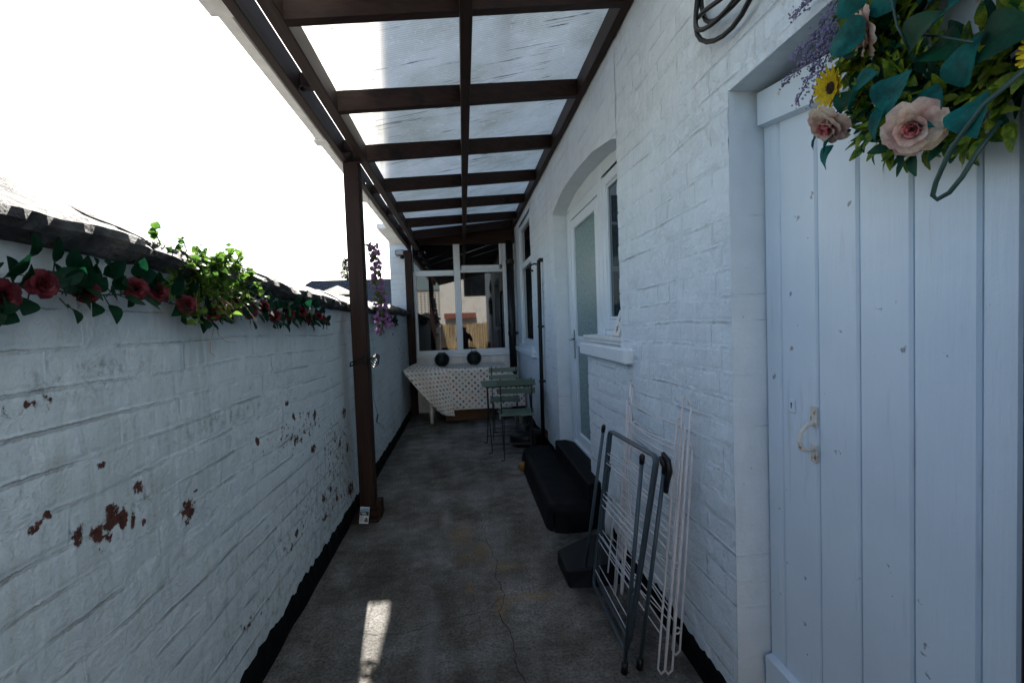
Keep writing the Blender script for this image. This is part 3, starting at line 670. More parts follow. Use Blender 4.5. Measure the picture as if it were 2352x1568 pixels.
m = MB(); m.lathe((GX-.0055, 1.263, 1.084), [(.0028, 0), (.0028, .001)], 12, 'x'); m.box((GX-.0055, 1.2618, 1.071), (GX-.0045, 1.2642, 1.084)); m.build('keyhole', M['dark'], gd)
for (y, z) in ((.75, 1.885), (1.27, 1.975), (.73, .2)): m = MB(); m.lathe((GX-.028, y, z), [(.004, 0), (.0045, .002)], 8, 'x'); m.build('screw', M['rust'], gd)
m = MB(); m.box((XR+.095, .60, 0), (XR+.18, .694, 2.035), .006); m.build('door_post', M['woodz'], house)

# ============================================================ REAR EXTENSION
ext = thing('rear_extension', 'tall white brick rear wall closing the passage, with a large white framed window', 'building', (0, BW, 0))
wall_patch('wall', BW, -1, -1.08, -.735, .02, 7.05, .014, M['brickR'], ext, 14, plane='y', depth=.003)
wall_patch('wall', BW, -1, -.735, XR, 2.66, 7.05, .03, M['brickR'], ext, 14, plane='y')
wall_patch('wall', BW, -1, .70, XR+.02, .02, 2.66, .03, M['brickR'], ext, 14, plane='y')
wall_patch('wall', BW, -1, -.735, .70, .02, .46, .02, M['brickR'], ext, 14, plane='y')
m = MB(); m.box((-1.07, BW+.12, 0), (4.5, 11.5, 7.04)); m.box((-1.072, BW+.004, 0), (-.736, BW+.12, 7.048)); m.box((-.735, BW+.015, 2.67), (4.5, BW+.12, 7.04)); m.box((.72, BW+.015, 0), (4.5, BW+.12, 2.67)); m.box((-.735, BW+.02, 0), (.70, BW+.12, .45))
m.build('wall_core', M['render'], ext)
m = MB(); m.add([(-1.2, BW-.1, 7.03), (4.6, BW-.1, 7.03), (4.6, 11.7, 7.03), (-1.2, 11.7, 7.03), (-1.2, 9.4, 7.8), (4.6, 9.4, 7.8)], [(0, 1, 5, 4), (2, 3, 4, 5), (0, 4, 3), (1, 2, 5), (0, 3, 2, 1)]); m.build('roof', M['slate'], ext)
m = MB()   # weatherboards below the window
for k in range(4): z = .46+k*.098; m.add([(-.73, BW-.028, z), (.71, BW-.028, z), (.71, BW-.014, z+.096), (-.73, BW-.014, z+.096), (-.73, BW+.0, z), (.71, BW+.0, z), (.71, BW, z+.096), (-.73, BW, z+.096)], [(0, 1, 2, 3), (0, 4, 5, 1), (3, 2, 6, 7), (0, 3, 7, 4), (1, 5, 6, 2)])
m.build('cladding', M['oldwood'], ext)
rw = MB(); Yw = BW-.03
rw.box((-.735, Yw-.02, .855), (.705, Yw+.05, .90), .005)
rw.box((-.732, Yw, .90), (.70, Yw+.05, .965), .006); rw.box((-.732, Yw, .965), (-.692, Yw+.05, 2.115), .006); rw.box((.64, Yw, .965), (.70, Yw+.05, 2.62), .006)
rw.box((-.115, Yw+.002, .965), (-.015, Yw+.052, 2.60), .007); rw.box((-.732, Yw-.004, 2.108), (-.117, Yw+.05, 2.192), .006); rw.box((-.013, Yw-.004, 2.150), (.639, Yw+.05, 2.195), .006); rw.box((.005, Yw+.004, 2.195), (.60, Yw+.05, 2.262), .006); rw.box((.595, Yw-.002, 2.262), (.639, Yw+.05, 2.61), .006)
rwo = rw.build('window', M['upvc'], ext)
for (a, b, c, d) in ((-.70, -.11, .95, 2.12), (-.02, .645, .95, 2.16), (-.73, -.11, 2.18, 2.64), (-.02, .60, 2.25, 2.64)):
    m = MB(); m.box((a, Yw+.024, c), (b, Yw+.032, d)); m.build('pane', M['glass'], rwo)
m = MB(); m.box((-.80, Yw-.045, 2.585), (.835, Yw+.025, 3.05), .004); m.build('head_board', M['woodx'], ext)

# ============================================================ LEAN-TO
lean = thing('lean_to_canopy', 'brown timber lean-to over the passage roofed with ribbed translucent sheets', 'canopy', (-.72, 3.36, 0))
def yl(i): return 1.88+.74*i
def yr(i): return 2.17+.88*i
Y0, Y1 = 1.05, BW-.06
m = MB(); m.box((-.67, Y0, 2.495), (-.612, 7.22, 2.60), .003); m.build('inner_beam', M['woody'], lean)
m = MB(); m.box((-.785, Y0, 2.495), (-.742, 7.22, 2.62), .003); m.build('outer_beam', M['woody'], lean)
m = MB(); m.box((.792, Y0, 2.80), (XR-.004, 7.2, 2.915), .003); m.build('wall_plate', M['woody'], lean)
def sloped(x): return 2.495+(x+.612)*(.305/1.404)
for i in range(-1, 7):
    m = MB(); a, b = yl(i), yr(i)
    if i == 6: b = 7.12
    xa, xb = -.612, .792; w = .045
    for (x0, x1) in ((xa, .036), (.092, xb)):
        y0_, y1_ = a+(b-a)*(x0-xa)/(xb-xa), a+(b-a)*(x1-xa)/(xb-xa)
        z0_, z1_ = sloped(x0), sloped(x1); h = .105 if i < 6 else .15
        m.add([(x0, y0_-w, z0_), (x1, y1_-w, z1_), (x1, y1_, z1_), (x0, y0_, z0_), (x0, y0_-w, z0_+h), (x1, y1_-w, z1_+h), (x1, y1_, z1_+h), (x0, y0_, z0_+h)],
              [(0, 3, 2, 1), (4, 5, 6, 7), (0, 1, 5, 4), (1, 2, 6, 5), (2, 3, 7, 6), (3, 0, 4, 7)])
    m.build('rafter', M['woodx'], lean)
m = MB(); m.box((.037, Y0, sloped(.06)-.004), (.091, 7.2, sloped(.06)+.102), .002); m.build('purlin', M['woody'], lean)
# noggings in the slit between the two beams
for y in (2.42, 3.25, 3.47, 4.25, 5.05, 5.9, 6.7, 1.55):
    m = MB(); m.box((-.741, y-.022, 2.53), (-.671, y+.022, 2.60), .002); m.build('spacer', M['woodx'], lean)
# roof sheets, one a bay, plus covered end
def sheet_quad(ya0, yb0, ya1, yb1, nm, mat, dz=.108, t=.008, xo=-.668):
    xa, xb = -.612, .792
    def P(x, s):
        k = (x-xa)/(xb-xa); y = (ya0+(yb0-ya0)*k)*(1-s)+(ya1+(yb1-ya1)*k)*s; return (x, y, sloped(x)+dz)
    m = MB(); rows = [[P(x, s) for s in (0, 1)] for x in (xo, -.3, .06, .45, .80)]; m.grid(rows); m.build(nm, mat, lean)
for i in range(-1, 6):
    sheet_quad(yl(i)-.02, yr(i)-.02, yl(i+1)-.024, (yr(i+1) if i < 5 else 7.12)-.024, 'roof_sheet', M['sheet'], .108)
sheet_quad(yl(6)-.05, 7.07, 7.22, 7.24, 'end_board', M['woodx'], .152)
# posts
def post(x0, x1, y0, y1, z1):
    m = MB(); m.box((x0, y0, .0), (x1, y1, z1), .006); return m.build('post', M['woodz'], lean)
p1 = post(-.780, -.674, 3.34, 3.44, 2.494)
m = MB(); m.box((-.832, 3.27, 0), (-.64, 3.50, .02), .004); m.box((-.79, 3.325, .02), (-.655, 3.36, .085), .003); m.build('post_foot', M['woodx'], lean)
m = MB(); m.box((-.672, 3.345, 0), (-.632, 3.435, .12), .003); m.build('foot_block', M['woodz'], lean)
p2 = post(-.842, -.736, 7.16, 7.255, 2.494)
# gutter with joints
gt = MB(); prof = [(-.862, 2.60), (-.862, 2.535), (-.850, 2.512), (-.800, 2.508), (-.788, 2.516), (-.788, 2.60), (-.793, 2.60), (-.793, 2.520), (-.846, 2.517), (-.857, 2.537), (-.857, 2.60)]
gt.grid([[(x, y, z) for (x, z) in prof+[prof[0]]] for y in (1.0, 2.0, 3.5, 5, 6.8)])
go = gt.build('gutter', M['gutter'], lean)
for y in (1.80, 3.04, 4.4, 5.65):
    m = MB(); 
    for dy in (-.03, 0, .03): m.grid([[(x*1.0-(.004 if x < -.83 else -.0), yy, z-.004) for (x, z) in prof[:6]] for yy in (y+dy-.014, y+dy+.014)])
    m.box((-.868, y-.045, 2.503), (-.787, y+.045, 2.511), .001); m.build('gutter_joint', M['gutter'], go)
m = MB(); m.box((-.99, 5.78, 2.535), (-.864, 7.0, 2.60), .004); m.build('added_shadow_box', M['gutter'], go)  # box added beside the gutter; its shadow ends the sun patch on the floor
for y in (2.32, 3.75, 5.4):
    m = MB(); m.tube([(-.705+.016*math.cos(t), y, 2.50-.018+.016*math.sin(t)) for t in np.linspace(1.6, 7.2, 12)], .0022, 6); m.build('hook', M['iron'], lean)

# ============================================================ PIPES
dp = thing('black_downpipe', 'thick black downpipe standing in the far right corner beside the big window', 'pipe', (.745, 7.15, 0))
m = MB(); m.tube([(.745, 7.15, 0), (.745, 7.15, 2.6)], .056, 16); m.build('pipe', M['black'], dp, smooth=True)
m = MB(); m.lathe((.745, 7.15, 1.19), [(.066, -.03), (.066, .03)], 16); m.box((.80, 7.13, 1.175), (.84, 7.17, 1.205)); m.build('bracket', M['black'], dp)
m = MB(); m.lathe((.745, 7.15, 2.28), [(.066, -.03), (.066, .03)], 16); m.build('bracket', M['black'], dp)
cd = thing('black_waste_pipe', 'slim black waste pipe with an elbow, running down the house wall to the ground', 'pipe', (.80, 4.83, 0))
m = MB(); m.tube([(.845, 4.77, 1.985), (.812, 4.79, 1.987), (.802, 4.80, 1.975), (.800, 4.81, 1.94), (.800, 4.86, .9), (.800, 4.90, .0)], .021, 12); m.build('pipe', M['black'], cd, smooth=True)
for z in (1.30, .72):
    m = MB(); m.lathe((.800, 4.80+.05*(1.94-z), z), [(.028, -.012), (.028, .012)], 12); m.box((.82, 4.80+.05*(1.94-z)-.012, z-.01), (.842, 4.80+.05*(1.94-z)+.012, z+.01)); m.build('clip', M['black'], cd)
m = MB(); m.tube([(.842, 5.16, 1.99), (.81, 5.16, 1.995), (.775, 5.17, 1.985), (.765, 5.18, 1.955), (.775, 5.18, 1.925), (.80, 5.18, 1.918)], .011, 8)
tag(m.build('overflow_elbow', M['black'], smooth=True), 'small black curved overflow pipe end sticking out beside the slim waste pipe', 'pipe')
wp = thing('pale_capped_pipe', 'short pale grey capped pipe standing against the wall behind the clothes airers', 'pipe', (.80, 2.62, 0))
m = MB(); m.tube([(.80, 2.62, 0), (.80, 2.62, .31)], .024, 14); m.build('pipe', M['pipegrey'], wp, smooth=True)
m = MB(); m.lathe((.80, 2.62, .30), [(.029, 0), (.029, .03), (.024, .05), (.010, .058)], 14); m.build('cap', M['pipegrey'], wp, smooth=True)

# ============================================================ STEPS
def rounded_block(name, x0, x1, y0, y1, z1, r, mat, seed, label, cat, near_round=.08):
    nx, ny = 26, 60; V = []; 
    P = []
    for i in range(nx+1):
        row = []
        for j in range(ny+1):
            u, v = i/nx, j/ny; x = x0+(x1-x0)*u; y = y0+(y1-y0)*v
            ex = min((x-x0), .5) if True else 0; ey = min(y-y0, y1-y)
            def rr(d): return 0 if d >= r else r-math.sqrt(max(0, r*r-(r-d)**2))
            z = z1-max(rr(ex), rr(ey)*.9)
            z += float(fbm(x*6, y*6, seed, 3))*.006
            row.append((x, y, z))
        P.append(row)
    m = MB(); m.grid([[p for p in r_] for r_ in P])
    # skirt with rounded plan corners
    def side(line, nrm):
        rows = []
        for p in line: rows.append([p, (p[0]+nrm[0]*.012, p[1]+nrm[1]*.012, p[2]*.55), (p[0]+nrm[0]*.02, p[1]+nrm[1]*.02, -.01)])
        m.grid(rows)
    side(P[0], (-1, 0)); side(P[-1], (1, 0)); side([r_[0] for r_ in P], (0, -1)); side([r_[-1] for r_ in P], (0, 1))
    # round the plan corners on the passage side
    cx = .13
    vs = []
    for (x, y, z) in m.v:
        dx = x-(x0-.02)
        if dx < cx:
            for (ye, sg) in ((y0-.02, 1), (y1+.02, -1)):
                dy = (y-ye)*sg
                if dy < cx:
                    # squircle mapping
                    a, b = (cx-dx)/cx, (cx-dy)/cx
                    k = max(a, b)/max(1e-6, math.hypot(a, b))
                    x = (x0-.02)+cx-(a*k)*cx; y = ye+sg*(cx-(b*k)*cx)
        vs.append((x, y, z))
    m.v = vs
    o = m.build(name, mat, smooth=True); return tag(o, label, cat)
def mk_step():
    m, nt, b = newmat('black_painted_step'); v = coords(nt); n = noise(nt, v, 6, 6, .7); n2 = noise(nt, v, 14, 4, .6)
    c = ramp(nt, n, [(.3, (.002, .0025, .003)), (.7, (.008, .0095, .012))]); c = mixc(nt, ramp(nt, n2, [(.70, 0.), (.74, .55)]), c, (.12, .11, .10))
    nt.links.new(c, b.inputs['Base Color']); b.inputs['Roughness'].default_value = .65; b.inputs['Specular IOR Level'].default_value = .10; bump(nt, b, n, .5, .01); return m
M['step'] = mk_step()
rounded_block('door_step', .505, .765, 2.885, 4.42, .165, .045, M['step'], 33, 'big rounded black painted step standing on the floor below the back door', 'step')
m = MB(); nn = 40; rows = []
for j in range(nn+1):
    y = 2.895+(4.02-2.895)*j/nn; jx = float(fbm(y*5, 1, 34, 3))*.008
    rows.append([(.757+jx*.5, y, -.005), (.757+jx, y, .15), (.760+jx, y, .292), (.770+jx, y, .300+jx*.3), (.86, y, .300), (FX+.02, y, .262 if y > 3.14 else .300)])
m.grid(rows); m.add(rows[0], [(0, 1, 2, 3, 4, 5)]); m.add([(FX+.02, 2.895, -.01), *rows[0][::1]], [(0, 6, 1)]); m.add(rows[-1], [(5, 4, 3, 2, 1, 0)])
tag(m.build('upper_step', M['step']), 'narrow black upper step directly under the back door threshold', 'step')
m = MB(); z = .09
m.add([(.470, 2.54, .0), (.478, 2.27, .0), (.60, 2.25, 0), (.80, 2.27, 0), (.80, 2.66, 0), (.67, 2.66, 0), (.474, 2.525, .075), (.468, 2.275, .088), (.59, 2.27, .095), (.79, 2.29, .10), (.79, 2.64, .10), (.675, 2.63, .092)],
      [(0, 1, 7, 6), (1, 2, 8, 7), (2, 3, 9, 8), (3, 4, 10, 9), (4, 5, 11, 10), (5, 0, 6, 11), (6, 7, 8, 9, 10, 11)])
o = m.build('rubber_block', M['rubber']); bv = o.modifiers.new('b', 'BEVEL'); bv.width = .012; bv.segments = 3
tag(o, 'low dark grey block lying on the floor between the rounded step and the clothes airers', 'block')
m = MB(); m.lathe((.487, 4.16, .045), [(.045*math.sin(t), -.045*math.cos(t)) for t in np.linspace(.05, 3.09, 14)], 18)
tag(m.build('ball', M['yellow'], smooth=True), 'small yellow ball peeping out behind the rounded black step', 'ball')
m = MB(); prof = [(.17, 0), (.185, .02), (.19, .10), (.175, .135), (.12, .155), (.03, .16), (.025, .30), (.02, .31)]
m.lathe((.645, 5.10, 0), prof, 36); o = m.build('parasol_base', M['black'], smooth=True)
tag(o, 'round black parasol base on the floor by the foot of the slim waste pipe', 'parasol base')

# ============================================================ FARM TABLE, CLOTH, LANTERNS
tb = thing('farmhouse_table', 'cream table with turned legs hidden under a spotted cloth below the big window', 'table', (.0, 6.75, 0))
m = MB(); m.box((-.62, 6.38, .715), (.60, 7.12, .745), .006); m.build('tabletop', M['cream'], tb)
m = MB(); m.box((-.56, 6.44, .60), (.55, 7.06, .714)); m.build('apron', M['cream'], tb)
lp = [(.018, 0), (.026, .03), (.021, .06), (.030, .13), (.034, .16), (.028, .175), (.024, .20), (.031, .30), (.036, .42), (.033, .47), (.026, .50), (.036, .52), (.036, .60)]
for (x, y) in ((-.485, 6.46), (.47, 6.46), (-.50, 7.0), (.47, 7.0)):
    m = MB(); m.lathe((x, y, 0), lp, 16); m.build('leg', M['cream'], tb, smooth=True)
def cloth():
    # unfolded sheet parameterised in uv metres, draped by hand
    nu, nv = 110, 90; V = np.zeros((nu+1, nv+1, 3)); UV = np.zeros((nu+1, nv+1, 2))
    for i in range(nu+1):
        u = -.02+(1.22+.30)*i/nu    # along x from -.28 (overhang left) to 1.5
        for j in range(nv+1):
            v = -.56+(.74+.58)*j/nv      # v<0 hangs at the front
            x = -.64+u; y = 6.365+v; z = .752
            ov = 0.; 
            if v < 0: z = .752+v; y = 6.362+.012*math.sin(u*9+1)*min(1, -v*4)-.012
            if v < 0 and u < .34: z = .752+v*max(0, (u-.26)/.08); y = 6.365-.004
            if u < 0:
                k = -u
                if v >= 0: x = -.64-.35*k; z = .752-k*.95
                else: x = -.64-.25*k; z = .752-k*.9+v
            if u > 1.22:
                k = u-1.22
                if v >= 0: x = .58+.10*k; z = .752-k
                else: x = .58+.75*k*min(1, -v*3)+.1*k; z = .752+v-.06*k; y = 6.35+.9*k*.3
            V[i, j] = (x, y, z); UV[i, j] = (u+1, v+1)
    V[..., 2] += fbm(V[..., 0]*7, V[..., 1]*7, 55, 3)*.006; V[..., 1] += fbm(V[..., 0]*6, V[..., 2]*6, 56, 3)*.02*(UV[..., 1] < 1)
    V[..., 2] = np.maximum(V[..., 2], .19)
    # the front left corner is folded over into a long diagonal flap
    return V, UV
Vc, UVc = cloth()
nu, nv = Vc.shape[:2]
ct = npmesh('tablecloth', Vc.reshape(-1, 3), gridfaces(nu, nv, True), M['cloth'])
def setuv(o, UV):
    l = o.data.uv_layers.new(name='uv'); idx = np.zeros(len(o.data.loops), int); o.data.loops.foreach_get('vertex_index', idx)
    l.data.foreach_set('uv', UV.reshape(-1, 2)[idx].astype(np.float32).ravel())
setuv(ct, UVc)
tag(ct, 'off white wipe-clean cloth with coloured spots draped over the farmhouse table', 'tablecloth')
# loose corner flap turned across the front
nf = 40; Vf = np.zeros((nf+1, nf+1, 3)); UVf = np.zeros((nf+1, nf+1, 2))
A = np.array((-.84, 6.30, .775)); B = np.array((-.60, 6.80, .86)); C = np.array((-.25, 6.33, .765)); D = np.array((-.15, 6.27, .11)); E_ = np.array((-.30, 6.27, .10))
for i in range(nf+1):
    for j in range(nf+1):
        s, t = i/nf, j/nf          # s: left edge -> right edge ; t: top -> bottom
        top = B*(1-s)+C*s if s > .0 else B
        top = (1-s)*np.array((-.62, 6.75, .835))+s*np.array((-.27, 6.37, .765))
        mid = (1-s)*np.array((-.835, 6.31, .765))+s*np.array((-.235, 6.325, .70))
        bot = (1-s)*np.array((-.335, 6.28, .155))+s*np.array((-.165, 6.28, .125))
        if t < .3: k = t/.3; p = top*(1-k)+mid*k; p[2] += .02*math.sin(k*3.14)
        else: k = (t-.3)/.7; p = mid*(1-k)+bot*k; p[2] -= .03*math.sin(k*3.14)*(1-s); p[1] += .02*math.sin(s*7+k*2)*.8-.012
        if t > .93: p[0] += -.0
        Vf[i, j] = p; a_, b_ = s*.60*(1-.55*max(0, (t-.3))), -t*.95; UVf[i, j] = (a_*.80-b_*.60+2, a_*.60+b_*.80+3)
fl = npmesh('folded_corner', Vf.reshape(-1, 3), gridfaces(nf+1, nf+1, True), M['cloth'], ct); setuv(fl, UVf)
def lantern(x, y, z, label, rim, loop):
    t = thing('wire_lantern', label, 'lantern', (x, y, z), 'round wire lanterns on the table')
    m = MB(); Rr = .108
    for k in range(26):
        a = 2*math.pi*k/26; m.tube([(x+Rr*math.sin(p)*math.cos(a+.25*math.sin(p*2)), y+Rr*math.sin(p)*math.sin(a+.25*math.sin(p*2)), z+.10-Rr*math.cos(p)*.95) for p in np.linspace(.35, 2.7, 10)], .0016, 4)
    for q in np.linspace(.5, 2.65, 13): m.tube([(x+Rr*math.sin(q)*math.cos(a), y+Rr*math.sin(q)*math.sin(a), z+.10-Rr*math.cos(q)*.95) for a in np.linspace(0, 6.283, 24)], .0016, 4)
    m.build('cage', M['lantern'], t)
    m = MB(); m.lathe((x, y, z+.10), [(.100*math.sin(q), -.095*math.cos(q)) for q in np.linspace(.35, 2.7, 14)], 20); m.build('liner', M['lantern'], t, smooth=True)
    m = MB(); m.tube([(x+.042*math.cos(a), y+.042*math.sin(a), z+.198) for a in np.linspace(0, 6.283, 20)], .004, 6); m.build('rim', M['lantern'], t)
    m = MB()
    if loop: m.tube([(x-.03, y, z+.198), (x-.034, y, z+.245), (x-.02, y, z+.28), (x, y, z+.29), (x+.02, y, z+.245), (x+.034, y, z+.245), (x+.03, y, z+.198)], .0035, 6)
    else: m.tube([(x-.052, y-.01, z+.202), (x-.02, y-.05, z+.202), (x+.03, y-.05, z+.202), (x+.05, y, z+.202)], .0045, 6)
    m.build('handle', M['wood'+'x'] if not loop else M['lantern'], t)
lantern(-.325, 6.70, .762, 'round dark wire lantern with its handle folded down, left one on the table', 0, False)
lantern(.132, 6.72, .762, 'round dark wire lantern with its loop handle standing up, right of the other lantern', 0, True)
bx = thing('cardboard_box', 'brown cardboard box on the floor under the spotted table', 'box', (.05, 6.85, 0))
m = MB(); m.box((-.30, 6.6, .0), (.36, 7.0, .20), .003); m.build('carton', M['card'], bx)
m = MB(); m.box((-.30, 6.50, .195), (.36, 6.60, .20)); m.build('flap', M['card'], bx)
pt = thing('plant_pot', 'small pale plant pot on the floor under the bistro chair seat, by the wall', 'pot', (.69, 6.2, 0))
m = MB(); m.lathe((.69, 6.2, 0), [(.045, 0), (.065, .13), (.07, .135), (.07, .15), (.062, .15), (.055, .12)], 20); m.build('pot', simple('pale_glazed_pot', (.55, .50, .38), .35, .25, 10), pt, smooth=True)
m = MB(); 
for k in range(14): a = rnd.uniform(0, 6.28); m.leaf((.69, 6.2, .13), (math.cos(a)*.6, math.sin(a)*.6, 1), (0, 0, 1), .07, .02)
m.build('foliage', M['dkleaf'], pt)
m = MB(); m.lathe((.775, 6.72, 0), [(.09, 0), (.10, .10), (.095, .25), (.07, .36), (.03, .41), (.02, .42)], 18)
vs = []
for (x, y, z) in m.v: k = float(fbm(x*20, z*14, 66, 3)); vs.append((x+k*.02, y+k*.02, z))
m.v = vs; tag(m.build('bin_bag', M['black'], smooth=True), 'black plastic sack slumped between the spotted table and the right wall', 'bag')

# ============================================================ BISTRO SET
def rod(m, *pts, r=.0055): m.tube(pts, r, 8)
def slat(m, x0, x1, y, z, d, h, tilt=0):
    c = ((x0+x1)/2, y, z); m.obox(c, ((1, 0, 0), (0, math.cos(tilt), math.sin(tilt)), (0, -math.sin(tilt), math.cos(tilt))), ((x1-x0)/2, d/2, h/2))
def bistro_chair(label):
    # local: faces +y, seat centre over origin, back on the -y side
    t = thing('bistro_chair', label, 'chair', (0, 0, 0), 'folding bistro chairs')
    for z, y in ((.775, -.215), (.690, -.185)):
        m = MB(); slat(m, -.185, .185, y-.008, z, .014, .052, .25); m.build('back_slat', M['sage'], t)
    m = MB()
    for k in range(5): slat(m, -.175, .175, -.14+k*.068, .448, .052, .014)
    m.build('seat', M['sage'], t)
    for sx in (-1, 1):
        x = sx*.150; m = MB(); rod(m, (x, -.225, .81), (x, -.195, .70), (x, -.10, .44), (x, .16, .03), (x, .175, .008), (x-sx*0+.0, .20, .008), r=.006); m.box((x-.007, -.222, .66), (x+.007, -.205, .815)); m.build('front_leg', M['iron'], t)
        x = sx*.135; m = MB(); rod(m, (x, .16, .435), (x, .02, .25), (x, -.17, .03), (x, -.18, .008), (x-.035, -.185, .008), r=.006); m.build('rear_leg', M['iron'], t)
    for a, b in (((-.150, .125, .085), (.150, .125, .085)), ((-.135, -.14, .065), (.135, -.14, .065)), ((-.150, -.02, .315), (.150, -.02, .315)), ((-.16, -.11, .437), (-.16, .16, .437)), ((.16, -.11, .437), (.16, .16, .437))):
        m = MB(); rod(m, a, b, r=.0045); m.build('crossbar', M['iron'], t)
    return t
ch1 = bistro_chair('sage green slatted bistro chair nearest the viewer, its back turned to the passage')
ch1.location = (.500, 4.66, 0); ch1.rotation_euler.z = R(-6)
ch2 = ch1.copy(); COL.objects.link(ch2)
for c in list(ch1.children): d = c.copy(); COL.objects.link(d); d.parent = ch2
ch2['label'] = 'sage green bistro chair on the far side of the little table, nearer the spotted cloth'
ch2.location = (.455, 5.50, 0); ch2.rotation_euler.z = R(176)
bt = thing('bistro_table', 'small square folding table with sage green slatted top between the two bistro chairs', 'table', (.44, 4.98, 0))
m = MB()
for k in range(8): m.box((.185+.0*k, 4.76+k*.058, .698), (.705, 4.76+k*.058+.050, .712), .002)
m.box((.165, 4.765, .700), (.1835, 5.215, .712), .002); m.box((.7065, 4.765, .700), (.722, 5.215, .712), .002)
m.build('tabletop', M['sage'], bt)
for sx in (.215, .675):
    m = MB(); rod(m, (sx, 4.80, .69), (sx+.01, 4.98, .36), (sx, 5.20, .04), (sx, 5.22, .008), (sx-.04, 5.23, .008), r=.0065); m.build('leg', M['iron'], bt)
    m = MB(); rod(m, (sx+.02, 5.17, .69), (sx+.02, 4.98, .36), (sx+.03, 4.80, .04), (sx+.03, 4.785, .008), (sx-.01, 4.775, .008), r=.0065); m.build('leg', M['iron'], bt)
for a, b in (((.215, 5.18, .09), (.675, 5.18, .09)), ((.24, 4.81, .09), (.70, 4.81, .09)), ((.22, 4.99, .35), (.70, 4.99, .35)), ((.20, 4.79, .69), (.70, 4.79, .69)), ((.20, 5.18, .69), (.70, 5.18, .69))): m = MB(); rod(m, a, b, r=.005); m.build('crossbar', M['iron'], bt)

# ============================================================ AIRERS
def lerp(a, b, t): return tuple(p*(1-t)+q*t for p, q in zip(a, b))
ga = thing('grey_clothes_airer', 'folded grey tubular clothes airer leaning near the wall, in front of the white one', 'clothes airer', (.60, 1.95, 0))
def utube(bl, tl, tr, br, r, name, mat, par, rad=.03, bottom=False):
    P = [bl]; bl, tl, tr, br = map(Vector, (bl, tl, tr, br))
    def corner(a, c, b):
        d1 = (a-c).normalized(); d2 = (b-c).normalized(); return [tuple(c+d1*rad*(1-math.sin(t))+d2*rad*(1-math.cos(t))) for t in np.linspace(0, math.pi/2, 6)]
    P = [tuple(bl)]+corner(bl, tl, tr)+corner(tl, tr, br)+[tuple(br)]
    if bottom: P = corner(tl, bl, br)[::1] ; P = corner(br, bl, tl)+corner(bl, tl, tr)+corner(tl, tr, br)+corner(tr, br, bl); P.append(P[0])
    m = MB(); m.tube(P, r, 10); return m.build(name, mat, par, smooth=True)
# wing frames: bottom far, top far, top near, bottom near
f1 = ((.585, 2.20, .05), (.665, 2.13, .822), (.665, 1.59, .852), (.575, 1.70, .06))
f2 = ((.612, 2.22, .06), (.685, 2.16, .815), (.680, 1.605, .845), (.602, 1.735, .07))
fa = utube(*f1, .0075, 'wing_frame', M['gtube'], ga, bottom=True)
fb = utube(*f2, .0075, 'wing_frame', M['gtube'], ga, bottom=True)
for (bot, top) in (((.559, 2.30, .0), (.640, 2.14, .830)), ((.555, 1.678, .0), (.625, 1.62, .835)), ((.621, 2.28, 0), (.68, 2.20, .62)), ((.619, 1.689, 0), (.700, 1.60, .80))):
    m = MB(); m.tube([bot, top], .0078, 10); lg = m.build('leg', M['gtube'], ga, smooth=True)
    m = MB(); d = (Vector(top)-Vector(bot)).normalized(); p = Vector(top); m.tube([p-d*.015, p+d*.008, p+d*.018, p+d*.023], [.009, .0105, .009, .004], 10)
    p = Vector(bot); m.tube([p+d*.045, p+d*.003], [.0125, .013], 10); m.build('end_cap', M['black'], lg, smooth=True)
m = MB(); m.tube([(.695, 1.60, .862), (.705, 1.58, .84), (.708, 1.575, .80), (.703, 1.585, .76), (.700, 1.59, .72)], [.008, .011, .012, .010, .0085], 10); m.tube([(.688, 1.60, .85), (.690, 1.59, .83), (.70, 1.585, .80)], [.008, .011, .009], 8); m.build('hinge', M['black'], ga, smooth=True)
for fr in (f1, f2):
    for t in (.14, .20, .40, .43, .47, .66, .70, .90):
        m = MB(); m.tube([lerp(fr[1], fr[0], t), lerp(lerp(fr[1], fr[0], t), lerp(fr[2], fr[3], t), .5), lerp(fr[2], fr[3], t)], .0022, 6); m.build('rail', M['gwire'], ga)
wa = thing('white_clothes_airer', 'tall folded white wire clothes airer with rust specks, leaning against the brick wall', 'clothes airer', (.72, 1.9, 0))
pan = [((.672, 2.15, .02), (.770, 2.16, .955), (.785, 1.665, .965), (.680, 1.655, .02)),
       ((.690, 2.10, .05), (.805, 2.21, 1.035), (.800, 1.645, 1.045), (.705, 1.65, .02)),
       ((.735, 2.25, .14), (.812, 2.23, .86), (.812, 1.665, .88), (.755, 1.69, .06))]
for k, fr in enumerate(pan):
    for (a, b) in ((fr[0], fr[1]), (fr[3], fr[2])):
        m = MB()
        dd = Vector((.012, -.014 if a is fr[3] else .014, 0)); P1 = [Vector(a), Vector(b)]
        Q = [Vector(a)+dd*1.6+Vector((0, 0, .05))]+[]
        m.tube([P1[1]+Vector((0, 0, -.02))+dd*1.2, P1[1]+Vector((0, 0, .012))+dd*.6, P1[1], lerp(P1[1], P1[0], .5), P1[0], P1[0]+dd*.7+Vector((0, 0, -.014)), P1[0]+dd*1.6+Vector((0, 0, .01)), P1[1]+dd*1.5+Vector((0, 0, -.03))], .0042, 8)
        m.build('side_rod', M['wtube'], wa, smooth=True)
    nr = 9
    for q in range(nr):
        t = .10+q*.095; a = Vector(lerp(fr[1], fr[0], t)); b = Vector(lerp(fr[2], fr[3], t)); m = MB()
        mid = (a+b)/2+Vector((rnd.uniform(-.004, .004), 0, rnd.uniform(-.012, .004))); m.tube([a, a*.7+mid*.3, mid, mid*.4+b*.6, b], .0025, 6); m.build('rail', M['wtube'], wa)
sp = [((.66, 2.20, .10), (.735, 2.26, .52), (.74, 2.05, .53), (.66, 2.0, .12))]
